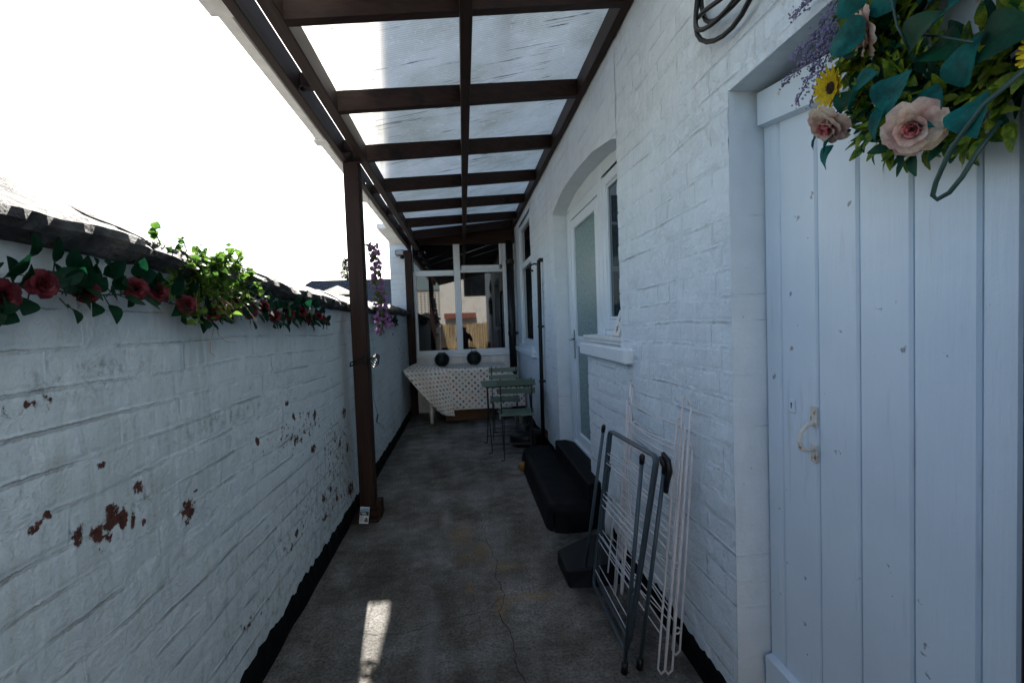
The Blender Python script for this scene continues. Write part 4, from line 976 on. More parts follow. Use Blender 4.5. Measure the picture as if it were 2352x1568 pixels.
for fr in sp:
    for a, b in ((fr[0], fr[1]), (fr[3], fr[2])): m = MB(); m.tube([a, b, (b[0]+.012, b[1]-.02, b[2]+.006), (b[0]+.014, b[1]-.022, b[2]-.04)], .0036, 6); m.build('side_rod', M['wtube'], wa)
    for q in range(5):
        m = MB(); t = q*.2; m.tube([lerp(fr[1], fr[0], t), lerp(fr[2], fr[3], t), lerp((.80, 1.66, .62), (.71, 1.66, .10), t)], .0021, 6); m.build('rail', M['wtube'], wa)
for (y, z) in ((1.64, .42), (1.655, .16)): m = MB(); m.tube([(.76+.012*math.cos(a), y, z+.012*math.sin(a)) for a in np.linspace(.5, 6.0, 10)], .0035, 6); m.build('catch', M['wtube'], wa)

# ============================================================ CABLES, CARD, LAMP, TILE
def coil(name, c, nrm, R0, turns, r, mat, label, cat, squash=1., seed=1, tail=(), jit=.01, ph=0.):
    rr = random.Random(seed); nrm = Vector(nrm).normalized(); a = nrm.orthogonal().normalized(); b = nrm.cross(a); c = Vector(c); P = []
    for i in range(int(turns*22)):
        th = ph+i/22*2*math.pi; k = R0*(1+.16*math.sin(th*.37+seed)+.10*math.sin(th*1.13)); P.append(c+a*k*math.cos(th)+b*k*squash*math.sin(th)+nrm*(jit*math.sin(th*.61)))
    P += [Vector(t) for t in tail]; m = MB(); m.tube(P, r, 8); o = m.build(name, mat, smooth=True); return tag(o, label, cat)
# loops on the house wall, near top
m = MB()
for k, (cy, cz, ry, rz, off) in enumerate(((1.29, 2.37, .215, .185, 0), (1.30, 2.37, .20, .135, .010), (1.24, 2.41, .255, .175, -.006))):
    P = []
    for i in range(31):
        th = 2*math.pi*i/30+k; P.append((XR-.035-off+.008*math.sin(3*th+k), cy+ry*math.cos(th), cz+rz*math.sin(th)+.06*(math.cos(th)*-.5)))
    m.tube(P, .0075, 8)
m.tube([(XR-.03, 1.50, 2.33), (XR-.05, 1.42, 2.30), (XR-.045, 1.30, 2.27), (XR-.03, 1.20, 2.27), (XR-.02, 1.10, 2.32), (XR-.02, 1.06, 2.6)], .0075, 8)
co = m.build('cable_coil', M['black'], smooth=True); tag(co, 'thick black cable hanging in loops high on the house wall above the plank door', 'cable')
# cable round the post
cb = MB()
cb.tube([(-.66, 3.33, 1.185), (-.69, 3.325, 1.16), (-.74, 3.325, 1.13), (-.79, 3.325, 1.115), (-.797, 3.34, 1.10), (-.795, 3.33, 1.09), (-.77, 3.322, 1.098), (-.72, 3.322, 1.112), (-.67, 3.328, 1.105)], .0055, 8)
cb.tube([(-.66, 3.33, 1.24), (-.664, 3.33, 1.19), (-.69, 3.325, 1.13), (-.66, 3.33, 1.105)], .005, 8)
for k in range(4):
    P = []
    for i in range(25): th = 2*math.pi*i/24; P.append((-.636+.004*k+(.034-.004*k)*math.cos(th+k), 3.345+.012*k, 1.112+.010*k+(.036-.005*k)*math.sin(th+k)))
    cb.tube(P, .0030, 6)
co = cb.build('cable', M['black'], smooth=True); tag(co, 'black cable wound round the post and looped on its right side', 'cable')
m = MB(); m.tube([(-.668, 3.37, 2.45), (-.664, 3.36, 1.9), (-.664, 3.36, 1.25), (-.655, 3.35, 1.0), (-.650, 3.35, .85), (-.632, 3.345, .76), (-.626, 3.345, .74)], .0018, 6); m.tube([(-.626, 3.345, .74), (-.636, 3.345, .69)], [.006, .005], 8)
for k in range(6): m.tube([(-.636, 3.345, .69), (-.65+.012*k, 3.34, .66), (-.665+.017*k, 3.34, .64-.01*(k % 3))], .0008, 4)
tag(m.build('tassel_cord', M['stem'], smooth=True), 'thin dark cord with a frayed end hanging down the right side of the post', 'cord')
# little printed card at the post foot
cdm = thing('printed_card', 'small printed card with a dark title strip, propped at the foot of the front post', 'card', (-.73, 3.23, .03))
def tilted(m, x0, x1, s0, s1, dz=0, mi=0):   # s measured up the card
    o = Vector((-.765, 3.225, .022)); ux = Vector((1, -.02, -.12)).normalized(); uz = Vector((.06, .45, 1)).normalized(); n = ux.cross(uz).normalized()
    o = o+n*dz; m.add([o+ux*x0+uz*s0, o+ux*x1+uz*s0, o+ux*x1+uz*s1, o+ux*x0+uz*s1], [(0, 1, 2, 3)], mi); return n
m = MB(); tilted(m, 0, .062, 0, .108); tilted(m, 0, .062, 0, .108, -.002); m.build('paper', simple('printed_paper', (.55, .60, .62), .6, .05, 20), cdm)
ink = simple('dark_ink', (.012, .02, .025), .6); blu = simple('blue_ink', (.03, .18, .30), .6); gry = simple('grey_ink', (.22, .27, .30), .6)
m = MB(); tilted(m, .002, .060, .052, .078, .0012); m.build('title_strip', ink, cdm)
m = MB(); tilted(m, .002, .060, .080, .088, .0012); tilted(m, .003, .059, .092, .099, .0012); m.build('blue_strip', blu, cdm)
m = MB()
for r_ in range(6):
    for c_ in range(4): tilted(m, .005+c_*.0062, .0095+c_*.0062, .010+r_*.0065, .0145+r_*.0065, .0012)
m.build('text_block', gry, cdm)
m = MB(); tilted(m, .034, .058, .010, .030, .0012); tilted(m, .040, .052, .030, .040, .0012); m.build('photo', simple('photo_print', (.10, .06, .06), .6), cdm)
m = MB()
for k in range(5): tilted(m, .012+k*.006, .0155+k*.006, .064, .070 if k % 2 else .073, .0016)
for k in range(6): tilted(m, .018+k*.005, .021+k*.005, .056, .060, .0016)
m.build('lettering', simple('white_ink', (.7, .75, .75), .6), cdm)
# lamp on the extension wall
sl_ = thing('security_light', 'small grey floodlight with a sensor on the white rear wall, under the gutter end', 'light', (-.90, BW-.05, 2.45))
m = MB(); m.box((-.975, BW-.16, 2.42), (-.84, BW-.03, 2.50), .01); m.build('housing', M['greybox'], sl_)
m = MB(); m.box((-.96, BW-.166, 2.43), (-.855, BW-.161, 2.49), .001); m.build('lens', simple('dusty_glass', (.3, .33, .33), .2), sl_)
m = MB(); m.lathe((-.88, BW-.10, 2.37), [(.012, 0), (.032, .01), (.034, .03), (.02, .05)], 14); m.build('sensor', M['black'], sl_, smooth=True)
# patterned tile on the window ledge
tl = thing('patterned_tile', 'pale tile with a grey floral pattern leaning on the kitchen window ledge', 'tile', (.88, 2.66, 1.247))
m = MB(); m.obox((.895, 2.60, 1.325), ((0, 1, 0), (.35, 0, 1), (1, 0, -.35)), (.06, .078, .006)); m.build('slab', simple('pale_stone_tile', (.62, .62, .62), .5, .1, 30), tl)
m = MB()
cu = Vector((.35, 0, 1)).normalized(); 
for cz in (-.035, .03):
    c = Vector((.895, 2.60, 1.325))+cu*cz+Vector((-.0068, 0, .0022))
    for k in range(6):
        a = k*math.pi/3; m.tube([c+Vector((0, 1, 0))*.024*rr_*math.cos(a+.5*rr_)+cu*.024*rr_*math.sin(a+.5*rr_) for rr_ in np.linspace(.1, 1, 5)], .0018, 5)
m.build('pattern', simple('grey_glaze', (.2, .2, .22), .5), tl)
# small dish hung near the beam end / plant label omitted

# ============================================================ FLOWERS
def rose_mesh(name, mats, Rr=.036, seed=0):
    rr = random.Random(seed); m = MB()
    def petal(az, tilt, L, W, cup, mi):
        rows = []
        for i in range(7):
            t = i/6; row = []
            for j in range(7):
                s = (j/6-.5)*2; wd = W*math.sin(math.pi*(.18+.66*t))**.7
                x = s*wd; rad = .10*L+math.sin(tilt)*L*t*1.0; z = math.cos(tilt)*L*t
                rad += -cup*L*(s*s)*.35*t+ (.22*L*max(0, t-.7)**1.3*3)*math.sin(tilt+.4); z -= .5*L*max(0, t-.72)**1.4*math.sin(tilt)*2
                z += .04*L*math.sin(s*5+az*3)*t; row.append((math.cos(az)*rad-math.sin(az)*x, math.sin(az)*rad+math.cos(az)*x, z))
            rows.append(row)
        m.grid(rows, mi)
    n = 0
    for (cnt, tilt, L, W, cup) in ((3, .10, .62, .30, .9), (4, .30, .72, .40, .7), (5, .62, .86, .52, .45), (6, 1.02, 1.0, .62, .25), (6, 1.35, 1.05, .66, .1)):
        for k in range(cnt): petal(2*math.pi*k/cnt+n*.7+rr.uniform(-.15, .15), tilt+rr.uniform(-.07, .07), L*Rr, W*Rr, cup, 0 if n >= 2 else len(mats)-1)
        n += 1
    me = bpy.data.meshes.new(name); me.from_pydata(m.v, [], m.f)
    for q in mats: me.materials.append(q)
    if len(mats) > 1: me.polygons.foreach_set('material_index', m.mi)
    me.polygons.foreach_set('use_smooth', [True]*len(me.polygons)); me.update(); return me
def place(me, name, parent, p, d, s=1., spin=0., label=None):
    o = bpy.data.objects.new(name, me); COL.objects.link(o); o.parent = parent; WL[o.name] = WL[parent.name]
    q = Vector(d).to_track_quat('Z', 'Y'); o.rotation_euler = (q.to_matrix() @ Matrix.Rotation(spin, 3, 'Z')).to_euler(); o.scale = (s, s, s)
    o.location = Vector(p)-WL[parent.name]
    if label: o['label'] = label
    return o
gar1 = thing('rose_garland', 'long garland of dusky red roses and green leaves on the white wall before the post', 'garland', (-.82, 2.2, 1.42), 'rose garlands on the boundary wall')
gar2 = thing('rose_garland', 'short far garland of red roses on the white wall beyond the post', 'garland', (-.82, 5, 1.42), 'rose garlands on the boundary wall')
rmesh = rose_mesh('rose', [M['rose']], .042, 2)
rp = [(.90, 1.43), (.972, 1.456), (1.101, 1.452), (1.234, 1.467), (1.332, 1.467), (1.438, 1.437), (1.574, 1.416), (1.66, 1.43), (1.736, 1.441), (1.85, 1.43), (1.963, 1.45), (2.079, 1.415), (2.265, 1.425), (2.434, 1.444), (2.546, 1.415), (2.66, 1.425), (2.773, 1.41), (4.6, 1.44), (4.85, 1.42), (5.15, 1.43), (5.5, 1.41)]
for k, (y, z) in enumerate(rp):
    place(rmesh, 'rose', gar1 if y < 4 else gar2, (-.80+rnd.uniform(-.008, .01), y, z), (1, -.55+rnd.uniform(-.3, .3), .12+rnd.uniform(-.3, .3)), rnd.uniform(.48, .62), rnd.uniform(0, 6))
for gar, ysg in ((gar1, [.6+.055*k for k in range(41)]), (gar2, [4.4+.07*k for k in range(19)])):
  m = MB(); st = MB()
  for y in ysg:
    zc = float(np.interp(y, [p[0] for p in rp], [p[1] for p in rp])); 
    for q in range(6):
        a = rnd.uniform(0, 6.28); d = Vector((rnd.uniform(.1, .8), math.cos(a)*1.0, math.sin(a)*.9+.15)); p = Vector((-.828+rnd.uniform(0, .02), y+rnd.uniform(-.03, .03), zc+rnd.uniform(-.02, .03)))
        L = rnd.uniform(.042, .058); st.tube([p, p+d.normalized()*.03], .0012, 4); m.leaf(p+d.normalized()*.024, d, Vector((1, rnd.uniform(-.4, .4), rnd.uniform(-.2, .6))), L, L*.82, .25, rnd.uniform(-.1, .35), 6)
  m.build('leaf_cluster', M['gleaf'], gar, smooth=True)
  st.tube([(-.835, y, float(np.interp(y, [p[0] for p in rp], [p[1] for p in rp]))+.012*math.sin(y*9)) for y in np.arange(ysg[0], ysg[-1], .05)], .002, 5); st.build('stem', M['stem'], gar)
# weed on the coping
wd = thing('wall_weed', 'bright green weed with dry roots growing from the coping above the rose garland', 'plant', (-.82, 1.6, 1.52))
m = MB(); st = MB()
for k in range(105):
    y0 = rnd.gauss(1.63, .09); y0 = min(max(y0, 1.36), 1.92); p = Vector((-.845+rnd.uniform(0, .03), y0, 1.562+rnd.uniform(-.02, .01)))
    out = rnd.uniform(.01, .075); drop = rnd.uniform(-.17, .03)
    if rnd.random() < .12: drop = rnd.uniform(.02, .07)
    q = p+Vector((out, rnd.uniform(-.08, .09), drop)); mid = (p+q)/2+Vector((.015, 0, .02)); st.tube([p, mid, q], .0014, 4)
    for c in range(rnd.randint(5, 9)):
        a = rnd.uniform(.2, 1.05); b = p*(1-a)+q*a+Vector((rnd.uniform(-.008, .014), rnd.uniform(-.012, .012), rnd.uniform(-.008, .012)))
        L = rnd.uniform(.014, .030); d = Vector((rnd.uniform(-.3, 1), rnd.uniform(-1, 1), rnd.uniform(-.5, 1)))
        m.leaf(b, d, Vector((rnd.uniform(-1, 1), rnd.uniform(-1, 1), 1)), L, L*rnd.uniform(.8, 1.05), .2, .3, 4, shape=.8)
for (y, z) in ((1.33, 1.63), (1.45, 1.635), (1.73, 1.635), (1.88, 1.58), (1.80, 1.61)):
    p = Vector((-.83, y+.03, 1.56)); q = Vector((-.80, y, z)); st.tube([p, (p+q)/2+Vector((.012, .01, 0)), q], .0016, 5)
    for c in range(9):
        a = rnd.uniform(.35, 1.05); b = p*(1-a)+q*a; L = rnd.uniform(.018, .030); m.leaf(b, Vector((rnd.uniform(-.5, 1), rnd.uniform(-1, 1), rnd.uniform(-.2, 1))), Vector((rnd.uniform(-.6, .6), rnd.uniform(-1, 1), 1)), L, L*.95, .2, .3, 4, shape=.8)
m.build('foliage', M['ivy'], wd, smooth=True); st.build('stem', M['ivy'], wd)
m = MB()
for k in range(38):
    y = rnd.uniform(1.50, 1.80); p = Vector((-.80, y, 1.50+rnd.uniform(-.02, .02))); P = [p]; d = Vector((rnd.uniform(.1, .5), rnd.uniform(-.6, 1), rnd.uniform(-1, .0))).normalized()
    for q in range(7): d = (d+Vector((rnd.uniform(-.3, .2), rnd.uniform(-.35, .35), rnd.uniform(-.3, .2)))).normalized(); P.append(P[-1]+d*rnd.uniform(.012, .022))
    m.tube(P, .0006, 4)
m.tube([(-.815, 1.63, 1.38), (-.82, 1.61, 1.33), (-.825, 1.61, 1.29), (-.83, 1.65, 1.275)], .0008, 4); m.tube([(-.815, 1.64, 1.38), (-.82, 1.66, 1.345), (-.825, 1.72, 1.32), (-.83, 1.80, 1.315)], .0008, 4)
m.build('root', M['dryroot'], wd)
# hanging purple blossom
hf = thing('hanging_blossom', 'hanging spray of artificial purple blossom on thin strings behind the front post', 'artificial flowers', (-.63, 3.62, 2.3))
m = MB(); lf = MB(); st = MB()
hook = Vector((-.705, 3.75, 2.47)); topf = Vector((-.66, 3.66, 1.99)); botf = Vector((-.60, 3.60, 1.30))
st.tube([hook, (hook+topf)/2+Vector((.01, 0, 0)), topf], .0012, 5); st.tube([Vector((-.70, 3.64, 2.20)), topf+Vector((0, 0, .05)), topf], .0012, 5); st.tube([topf, (topf+botf)/2+Vector((-.02, 0, 0)), botf], .003, 6)
def blossom(mm, c, s, seed):
    r3 = random.Random(seed); n0 = Vector((r3.uniform(-1, 1), -1, r3.uniform(-.6, .6))).normalized(); a = n0.orthogonal().normalized(); b = n0.cross(a)
    for k in range(5): th = k*1.2566; d = a*math.cos(th)+b*math.sin(th)+n0*.35; mm.leaf(c, d, n0, s, s*.8, .3, -.3, 3)
for k in range(115):
    t = k/115; c = topf*(1-t)+botf*t+Vector((rnd.uniform(-.045, .055)*(.6+t*.7), rnd.uniform(-.03, .03), rnd.uniform(-.01, .01))); blossom(m, c, rnd.uniform(.015, .024), k)
for k in range(70):
    t = rnd.random(); c = topf*(1-t)+botf*t; d = Vector((rnd.uniform(-1, 1), rnd.uniform(-1, .5), rnd.uniform(-.6, .7))); c = c+Vector((rnd.uniform(-.025, .025), 0, 0)); lf.leaf(c, d, Vector((0, -1, .5)), rnd.uniform(.035, .05), .03, .2, .2, 4)
m.build('blossom', M['purple'], hf, smooth=True); lf.build('leaf_cluster', mk_leaf('dusty_green_leaf', (.06, .10, .035), (.14, .18, .07), .4), hf, smooth=True); st.build('string', M['stem'], hf)

# wreath on the plank door
wr = thing('flower_wreath', 'artificial wreath of teal and lime leaves, pink roses and a sunflower on the plank door', 'wreath', (.86, .80, 1.93))
WC = Vector((.872, .722, 1.872)); WR = .170
def wp_(ang, rad, dep): return WC+Vector((-dep, rad*math.cos(ang), rad*math.sin(ang)))
def tang(ang): return Vector((0, -math.sin(ang), math.cos(ang)))
m = MB(); m.tube([wp_(a, WR, .0) for a in np.linspace(0, 6.283, 40)], .012, 8); m.tube([wp_(a, WR+.012*math.sin(9*a), .012*math.cos(9*a)) for a in np.linspace(0, 6.283, 90)], .003, 5); m.build('ring', M['stem'], wr, smooth=True)
m = MB(); mats_l = [M['lime'], M['dkleaf']]
for k in range(1900):
    a = rnd.uniform(0, 6.283); ro = rnd.gauss(0, .045); ro = max(-.09, min(.085, ro)); c = wp_(a, WR+ro, rnd.uniform(-.04, .05)*(1-abs(ro)*5)); rad = Vector((0, math.cos(a), math.sin(a)))
    d = rad*(ro*14+rnd.uniform(-.7, .7))+tang(a)*rnd.uniform(-1.2, 1.2)+Vector((-rnd.uniform(.0, .9), 0, 0)); L = rnd.uniform(.030, .050)
    m.leaf(c, d, Vector((-1, rnd.uniform(-.7, .7), rnd.uniform(-.5, .9))), L, L*.45, .25, rnd.uniform(-.2, .4), 4, 0 if rnd.random() < .72 else 1)
m.build('small_leaves', mats_l, wr, smooth=True)
def ivyleaf(mm, c, d, n, L, mi=0):
    c = Vector(c); d = Vector(d).normalized(); n = Vector(n); s = d.cross(n).normalized(); n = s.cross(d).normalized()
    out = [(0, .0), (-.30, .10), (-.50, .32), (-.40, .52), (-.26, .60), (-.18, .80), (0, 1.0), (.18, .80), (.26, .60), (.40, .52), (.50, .32), (.30, .10)]
    rows = []
    for t in np.linspace(0, 1, 9):
        w_ = float(np.interp(t, [0, .08, .28, .5, .72, .9, 1], [.05, .36, .50, .46, .34, .14, .004])); row = []
        for q in (-1, -.5, 0, .5, 1): row.append(c+d*L*(t-.02*abs(q))+s*w_*L*q*.95+n*L*(.16*abs(q)**1.3*w_*2+.10*math.sin(t*3.1)-.16*t*t+.012*math.sin(t*14+q*4)))
        rows.append(row)
    mm.grid(rows, mi)
tl_ = MB()
spec_t = [(.862, .80, 1.70, .8, 1.0, .085), (.80, .835, 1.80, 1., -.5, .09), (.79, .76, 1.80, -1., .35, .085), (.78, .845, 1.87, .9, .6, .085), (.80, .80, 1.90, .2, 1, .08), (.79, .72, 1.86, -.8, 1, .085), (.79, .71, 1.92, -1, .3, .08),
          (.80, .76, 1.72, -.6, -1, .08), (.80, .80, 1.73, .5, -1, .075), (.80, .68, 1.70, -.4, .8, .08), (.80, .655, 1.75, -.9, -.2, .085), (.80, .665, 1.67, -.3, -1, .075), (.80, .93, 1.73, .6, -.6, .055), (.81, .955, 1.71, .7, -1., .055),
          (.80, .90, 1.80, .2, -1, .05), (.80, .86, 1.95, .6, .9, .085), (.80, .80, 1.98, -.4, 1, .08), (.79, .78, 1.77, 0, -1, .08), (.80, .73, 1.79, -1, -.8, .07), (.80, .97, 1.75, 1, -.7, .05), (.78, .69, 1.82, -1, 0, .07)]
for k, (x, y, z, dy, dz, L) in enumerate(spec_t):
    ivyleaf(tl_, (x+.01, y, z), (-.25+.2*math.sin(k*2.1), dy, dz), (-1, .4*math.sin(k*1.7), .35+.3*math.cos(k)), L*.92, k % 4 == 2)
for k in range(16):
    a = rnd.uniform(1.3, 3.3); c = wp_(a, WR+rnd.uniform(-.04, .04), .05); ivyleaf(tl_, c, (-.3, rnd.uniform(-1, 1), rnd.uniform(-1, 1)), (-1, rnd.uniform(-.5, .5), .4), rnd.uniform(.06, .085), rnd.random() < .4)
tl_.build('ivy_leaves', [M['teal'], M['dkleaf']], wr, smooth=True)
# lavender sprigs
lv = MB(); ls = MB()
def octa(mm, c, r):
    c = Vector(c); mm.add([c+Vector(q)*r for q in ((1, 0, 0), (-1, 0, 0), (0, 1, 0), (0, -1, 0), (0, 0, 1), (0, 0, -1))], [(0, 2, 4), (2, 1, 4), (1, 3, 4), (3, 0, 4), (2, 0, 5), (1, 2, 5), (3, 1, 5), (0, 3, 5)])
sprigs = [((.85, .955, 1.95), (.835, 1.045, 1.845)), ((.85, .95, 1.95), (.83, 1.085, 1.905)), ((.85, .945, 1.96), (.835, 1.0, 1.82)), ((.85, .94, 2.02), (.84, 1.03, 1.93)), ((.85, .93, 2.05), (.83, 1.05, 2.05)), ((.84, .93, 2.03), (.82, 1.02, 2.09)), ((.85, .95, 1.98), (.835, 1.06, 1.955)), ((.80, .80, 2.02), (.785, .80, 1.945)), ((.80, .79, 2.04), (.79, .815, 1.97)), ((.85, .94, 2.0), (.84, 1.0, 1.90))]
for a, b in sprigs:
    a = Vector(a)+Vector((-.02, .005, 0)); b = Vector(b)+Vector((-.025, .012, 0)); lv = MB(); ls = MB(); ls.tube([a, (a+b)/2+Vector((0, 0, .008)), b], .0012, 4)
    for k in range(120):
        t = rnd.uniform(.1, 1.02); w_ = .013*(1.1-.7*t); c = a*(1-t)+b*t+Vector((rnd.gauss(0, w_*.6), rnd.gauss(0, w_*.8), rnd.gauss(0, w_*.8)+.008*math.sin(t*3.1))); octa(lv, c, rnd.uniform(.0020, .0038))
    lo = lv.build('lavender_sprig', M['lav'], wr); ls.build('stem', M['stem'], lo)
# sunflowers
def sunflower(c, nrm, s):
    c = Vector(c); n = Vector(nrm).normalized(); a = n.orthogonal().normalized(); b = n.cross(a); m = MB()
    for lay in range(2):
        for k in range(14): th = 2*math.pi*(k+.5*lay)/14; d = a*math.cos(th)+b*math.sin(th)+n*(.18+.2*lay); m.leaf(c+d*.006, d, n, s*(1-.1*lay), s*.36, .3, -.15, 4)
    o = m.build('sunflower', M['petaly'], wr, smooth=True)
    m = MB(); m.tube([c-n*.002, c+n*.004, c+n*.009], [s*.30, s*.34, s*.2], 14); m.build('flower_centre', M['brownc'], o)
    m = MB()
    for k in range(60): q = rnd.uniform(0, s*.27); th = rnd.uniform(0, 6.28); octa(m, c+n*.009+(a*math.cos(th)+b*math.sin(th))*q, .0016)
    m.build('flower_centre', M['brownc'], o)
sunflower((.805, .938, 1.826), (-1, .1, -.15), .040); sunflower((.82, .575, 1.70), (-1, -.1, -.2), .030)
pm = rose_mesh('pale_rose', [M['pink'], M['pinkc']], .046, 5)
place(pm, 'pale_rose', wr, (.805, .757, 1.668), (-.8, -.45, -.45), .84, .4, 'pale pink silk rose with a deep pink heart, lowest on the wreath')
place(pm, 'pale_rose', wr, (.795, .935, 1.750), (-.75, .15, -.8), .82, 2.0, 'pale pink silk rose facing left, at the wreath\'s left edge')
place(pm, 'pale_rose', wr, (.82, .865, 1.90), (-.8, .6, -.2), .85, 3.0); place(pm, 'pale_rose', wr, (.81, .76, 2.06), (-1, 0, .2), .9, 1.0)
m = MB(); m.tube([(.79, .80, 2.05), (.785, .785, 1.93), (.785, .77, 1.85), (.80, .76, 1.80)], .0022, 6)
m.tube([(.80, 0.589, 1.68), (.79, 0.634, 1.65), (.785, 0.679, 1.60), (.785, 0.702, 1.555), (.787, 0.709, 1.536), (.79, 0.704, 1.528), (.795, 0.689, 1.535), (.80, 0.674, 1.555), (.81, 0.659, 1.59), (.83, 0.644, 1.63)], .0038, 8)
m.tube([(.80, .76, 1.83), (.79, .70, 1.79), (.79, .65, 1.75)], .0022, 6)
m.build('wire_loop', M['stem'], wr, smooth=True)

# ============================================================ BEYOND THE WALL
ob = thing('slate_roofed_outbuilding', 'low cream outbuilding with a dark slate roof beyond the far end of the wall', 'building', (-5, 20, 0))
m = MB(); m.box((-6.9, 18.95, 0), (-.6, 21.0, 2.35)); m.build('wall', simple('cream_render', (.62, .60, .56), .8, .08, 4), ob)
m = MB(); m.add([(-7.5, 18.7, 2.20), (-.4, 18.7, 2.20), (-.4, 21.3, 2.20), (-7.5, 21.3, 2.20), (-6.15, 20.0, 3.37), (-.4, 20.0, 3.37)], [(0, 1, 5, 4), (2, 3, 4, 5), (3, 0, 4), (1, 2, 5), (3, 2, 1, 0)])
def mk_slates():
    m_, nt, b = newmat('slate_courses'); bt_ = N(nt, 'ShaderNodeTexBrick'); bt_.inputs['Scale'].default_value = 4; bt_.inputs['Color1'].default_value = (.045, .055, .075, 1); bt_.inputs['Color2'].default_value = (.07, .08, .10, 1); bt_.inputs['Mortar'].default_value = (.012, .014, .018, 1); bt_.inputs['Mortar Size'].default_value = .05
    mp = N(nt, 'ShaderNodeMapping'); tc = N(nt, 'ShaderNodeTexCoord'); nt.links.new(tc.outputs['Object'], mp.inputs[0]); mp.inputs['Scale'].default_value = (.6, 1, 1); nt.links.new(mp.outputs[0], bt_.inputs[0]); nt.links.new(bt_.outputs[0], b.inputs['Base Color']); b.inputs['Roughness'].default_value = .85; b.inputs['Specular IOR Level'].default_value = .15
    bump(nt, b, bt_.outputs['Fac'], -.6, .02); return m_
M['slates'] = mk_slates(); m.build('roof', M['slates'], ob)
m = MB(); m.box((-3.3, 18.85, .3), (-1.6, 18.94, 1.75), .01); m.build('door', simple('pale_blue_door', (.45, .55, .66), .5), ob)
fn = thing('slatted_fence', 'weathered slatted fence in the neighbouring yard, seen beside the white rear wall', 'fence', (-2.4, 14, 0))
m = MB()
for k in range(9): m.box((-3.4, 14, .35+k*.145), (-1.2, 14.02, .35+k*.145+.12), .004)
m.build('slats', simple('grey_brown_slats', (.20, .15, .10), .8), fn)
for x in (-3.35, -2.3, -1.25): m = MB(); m.box((x-.04, 14.021, 0), (x+.04, 14.09, 1.7)); m.build('post', simple('fence_post', (.15, .11, .08), .8), fn)
pc = thing('gate_pier', 'white wall pier with a pale pyramid cap beyond the boundary wall', 'pier', (-2.05, 7.4, 0))
m = MB(); m.box((-2.10, 7.22, 0), (-1.70, 7.62, 1.73)); m.build('shaft', M['render'], pc)
m = MB(); m.box((-2.18, 7.14, 1.73), (-1.62, 7.70, 1.86), .006); m.build('cap_base', M['coping'], pc)
m = MB(); m.add([(-2.19, 7.13, 1.861), (-1.61, 7.13, 1.861), (-1.61, 7.71, 1.861), (-2.19, 7.71, 1.861), (-1.90, 7.42, 2.02)], [(0, 1, 4), (1, 2, 4), (2, 3, 4), (3, 0, 4)]); m.build('cap', simple('pale_concrete_cap', (.26, .25, .22), .8, .3, 12, bmp=.5), pc)
tr = thing('conifer_tree', 'dark conifer top rising above the slate roof of the outbuilding', 'tree', (-9.4, 40, 0))
m = MB(); m.tube([(-9.4, 40, 0), (-9.4, 40, 6.5)], [.3, .03], 8); m.build('trunk', M['woodz'], tr)
m = MB()
for k in range(2600):
    z = rnd.uniform(.8, 7.2); w_ = (7.3-z)*.26+.08; w_ *= (.75+.35*abs(math.sin(z*4))); a = rnd.uniform(0, 6.28); q = w_*math.sqrt(rnd.uniform(.2, 1)); c = Vector((-9.4+q*math.cos(a), 40+q*math.sin(a), z)); m.leaf(c, Vector((math.cos(a), math.sin(a), rnd.uniform(-.4, .3))), Vector((0, 0, 1)), rnd.uniform(.2, .4), .16, .1, .2, 2)
m.build('crown', M['tree'], tr)

# ============================================================ BEHIND THE CAMERA (seen in the window glass)
rs = thing('reed_screen', 'tall split reed screen closing the near end of the passage', 'screen', (0, -2.35, 0))
m = MB()
for k in range(150): x = -.82+k*.0112; h = 1.40+rnd.uniform(-.06, .02); m.box((x, -2.36+rnd.uniform(-.004, .004), .02), (x+.010, -2.35, h))
m.build('reeds', M['reed'], rs)
rh = thing('roughcast_house', 'white roughcast house end with peeling paint and a red tiled porch roof across the lane', 'house', (.8, -13, 0))
m = MB(); m.box((-1.3, -17, 0), (3.6, -13, 7)); m.build('wall', painted_brick('peeling_roughcast', (.75, .74, .70), (.30, .28, .24), .9, joints=False), rh)
m = MB(); m.add([(-1.1, -13.0, 2.03), (.75, -13.0, 2.03), (.75, -12.5, 1.72), (-1.1, -12.5, 1.72)], [(0, 1, 2, 3)]); m.build('porch_roof', simple('red_tiles', (.20, .06, .035), .7, .2, 5), rh)
m = MB(); m.box((.1, -12.99, 3.0), (1.5, -12.97, 5.0)); m.build('window', M['glass'], rh)
tw = thing('tower_block', 'distant pale tower block with a grid of dark windows', 'building', (-40, -600, 0))
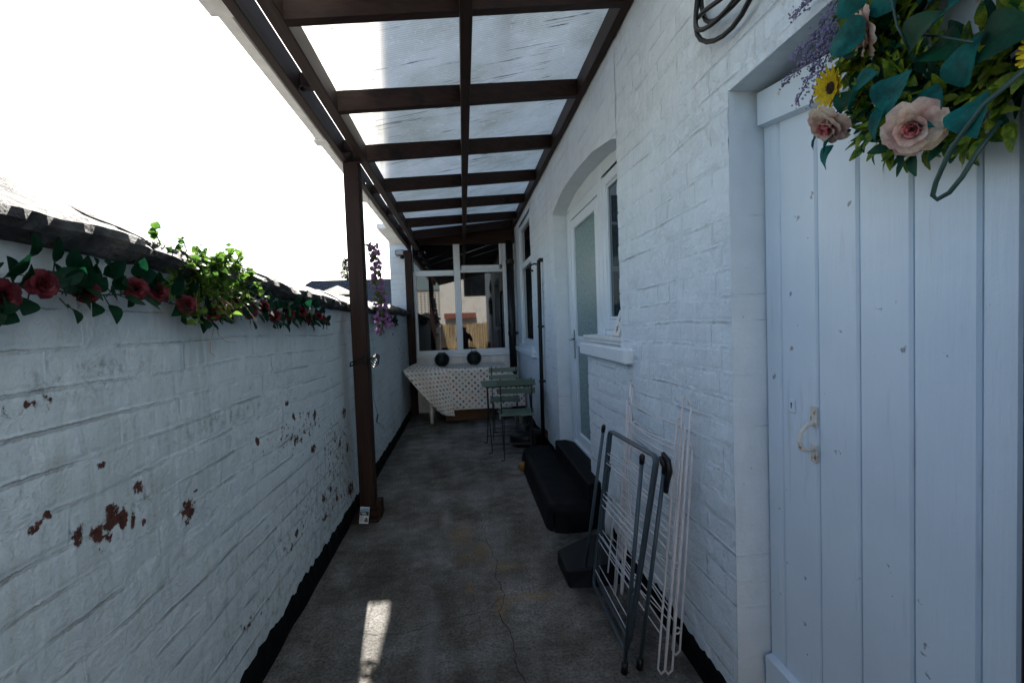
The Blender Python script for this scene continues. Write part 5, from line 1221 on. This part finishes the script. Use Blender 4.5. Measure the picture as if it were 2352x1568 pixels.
m = MB(); m.box((-62, -620, 0), (-20, -600, 46)); m.build('wall', simple('pale_concrete', (.58, .56, .52), .8, .05, 1), tw)
m = MB(); m.box((-63, -621, 46), (-19, -599, 48)); m.build('parapet', simple('dark_parapet', (.1, .1, .1), .8), tw)
dw = simple('tower_window', (.05, .06, .07), .3); first = None
for i in range(9):
    for j in range(9):
        x = -59+i*4.6; z = 14+j*3.5
        if first is None: m = MB(); m.box((x, -599.9, z), (x+1.8, -599.7, z+1.9)); first = m.build('window', dw, tw)
        else: o = first.copy(); COL.objects.link(o); o.parent = tw; o.location = (i*4.6, 0, j*3.5)
# the photographer, crouching behind the camera
pn = thing('person', 'crouching person in dark clothes holding a camera, behind the viewpoint', 'person', (0, -.32, 0))
bm_v = [(0, -.34, .50), (0, -.36, .78), (0, -.34, 1.02), (0, -.31, 1.10), (0, -.28, 1.19), (0, -.26, 1.27),
        (-.17, -.34, 1.00), (-.24, -.25, .82), (-.07, -.08, 1.10), (.17, -.34, 1.00), (.24, -.25, .82), (.07, -.08, 1.10),
        (-.12, -.34, .46), (-.16, .02, .52), (-.15, -.12, .08), (-.15, .02, .04), (.12, -.34, .46), (.17, .0, .50), (.15, -.30, .10), (.15, -.18, .04)]
bm_e = [(0, 1), (1, 2), (2, 3), (3, 4), (4, 5), (2, 6), (6, 7), (7, 8), (2, 9), (9, 10), (10, 11), (0, 12), (12, 13), (13, 14), (14, 15), (0, 16), (16, 17), (17, 18), (18, 19)]
me = bpy.data.meshes.new('body'); me.from_pydata([(x, y+.32, z) for x, y, z in bm_v], bm_e, []); bo = bpy.data.objects.new('body', me); COL.objects.link(bo); bo.parent = pn
sk = bo.modifiers.new('skin', 'SKIN'); rad = [.14, .14, .13, .055, .09, .085, .065, .045, .03, .065, .045, .03, .095, .07, .045, .035, .095, .07, .045, .035]
for i, r_ in enumerate(rad): me.skin_vertices[0].data[i].radius = (r_, r_)
me.skin_vertices[0].data[0].use_root = True
ss = bo.modifiers.new('sub', 'SUBSURF'); ss.levels = 2; ss.render_levels = 2; me.materials.append(M['person'])
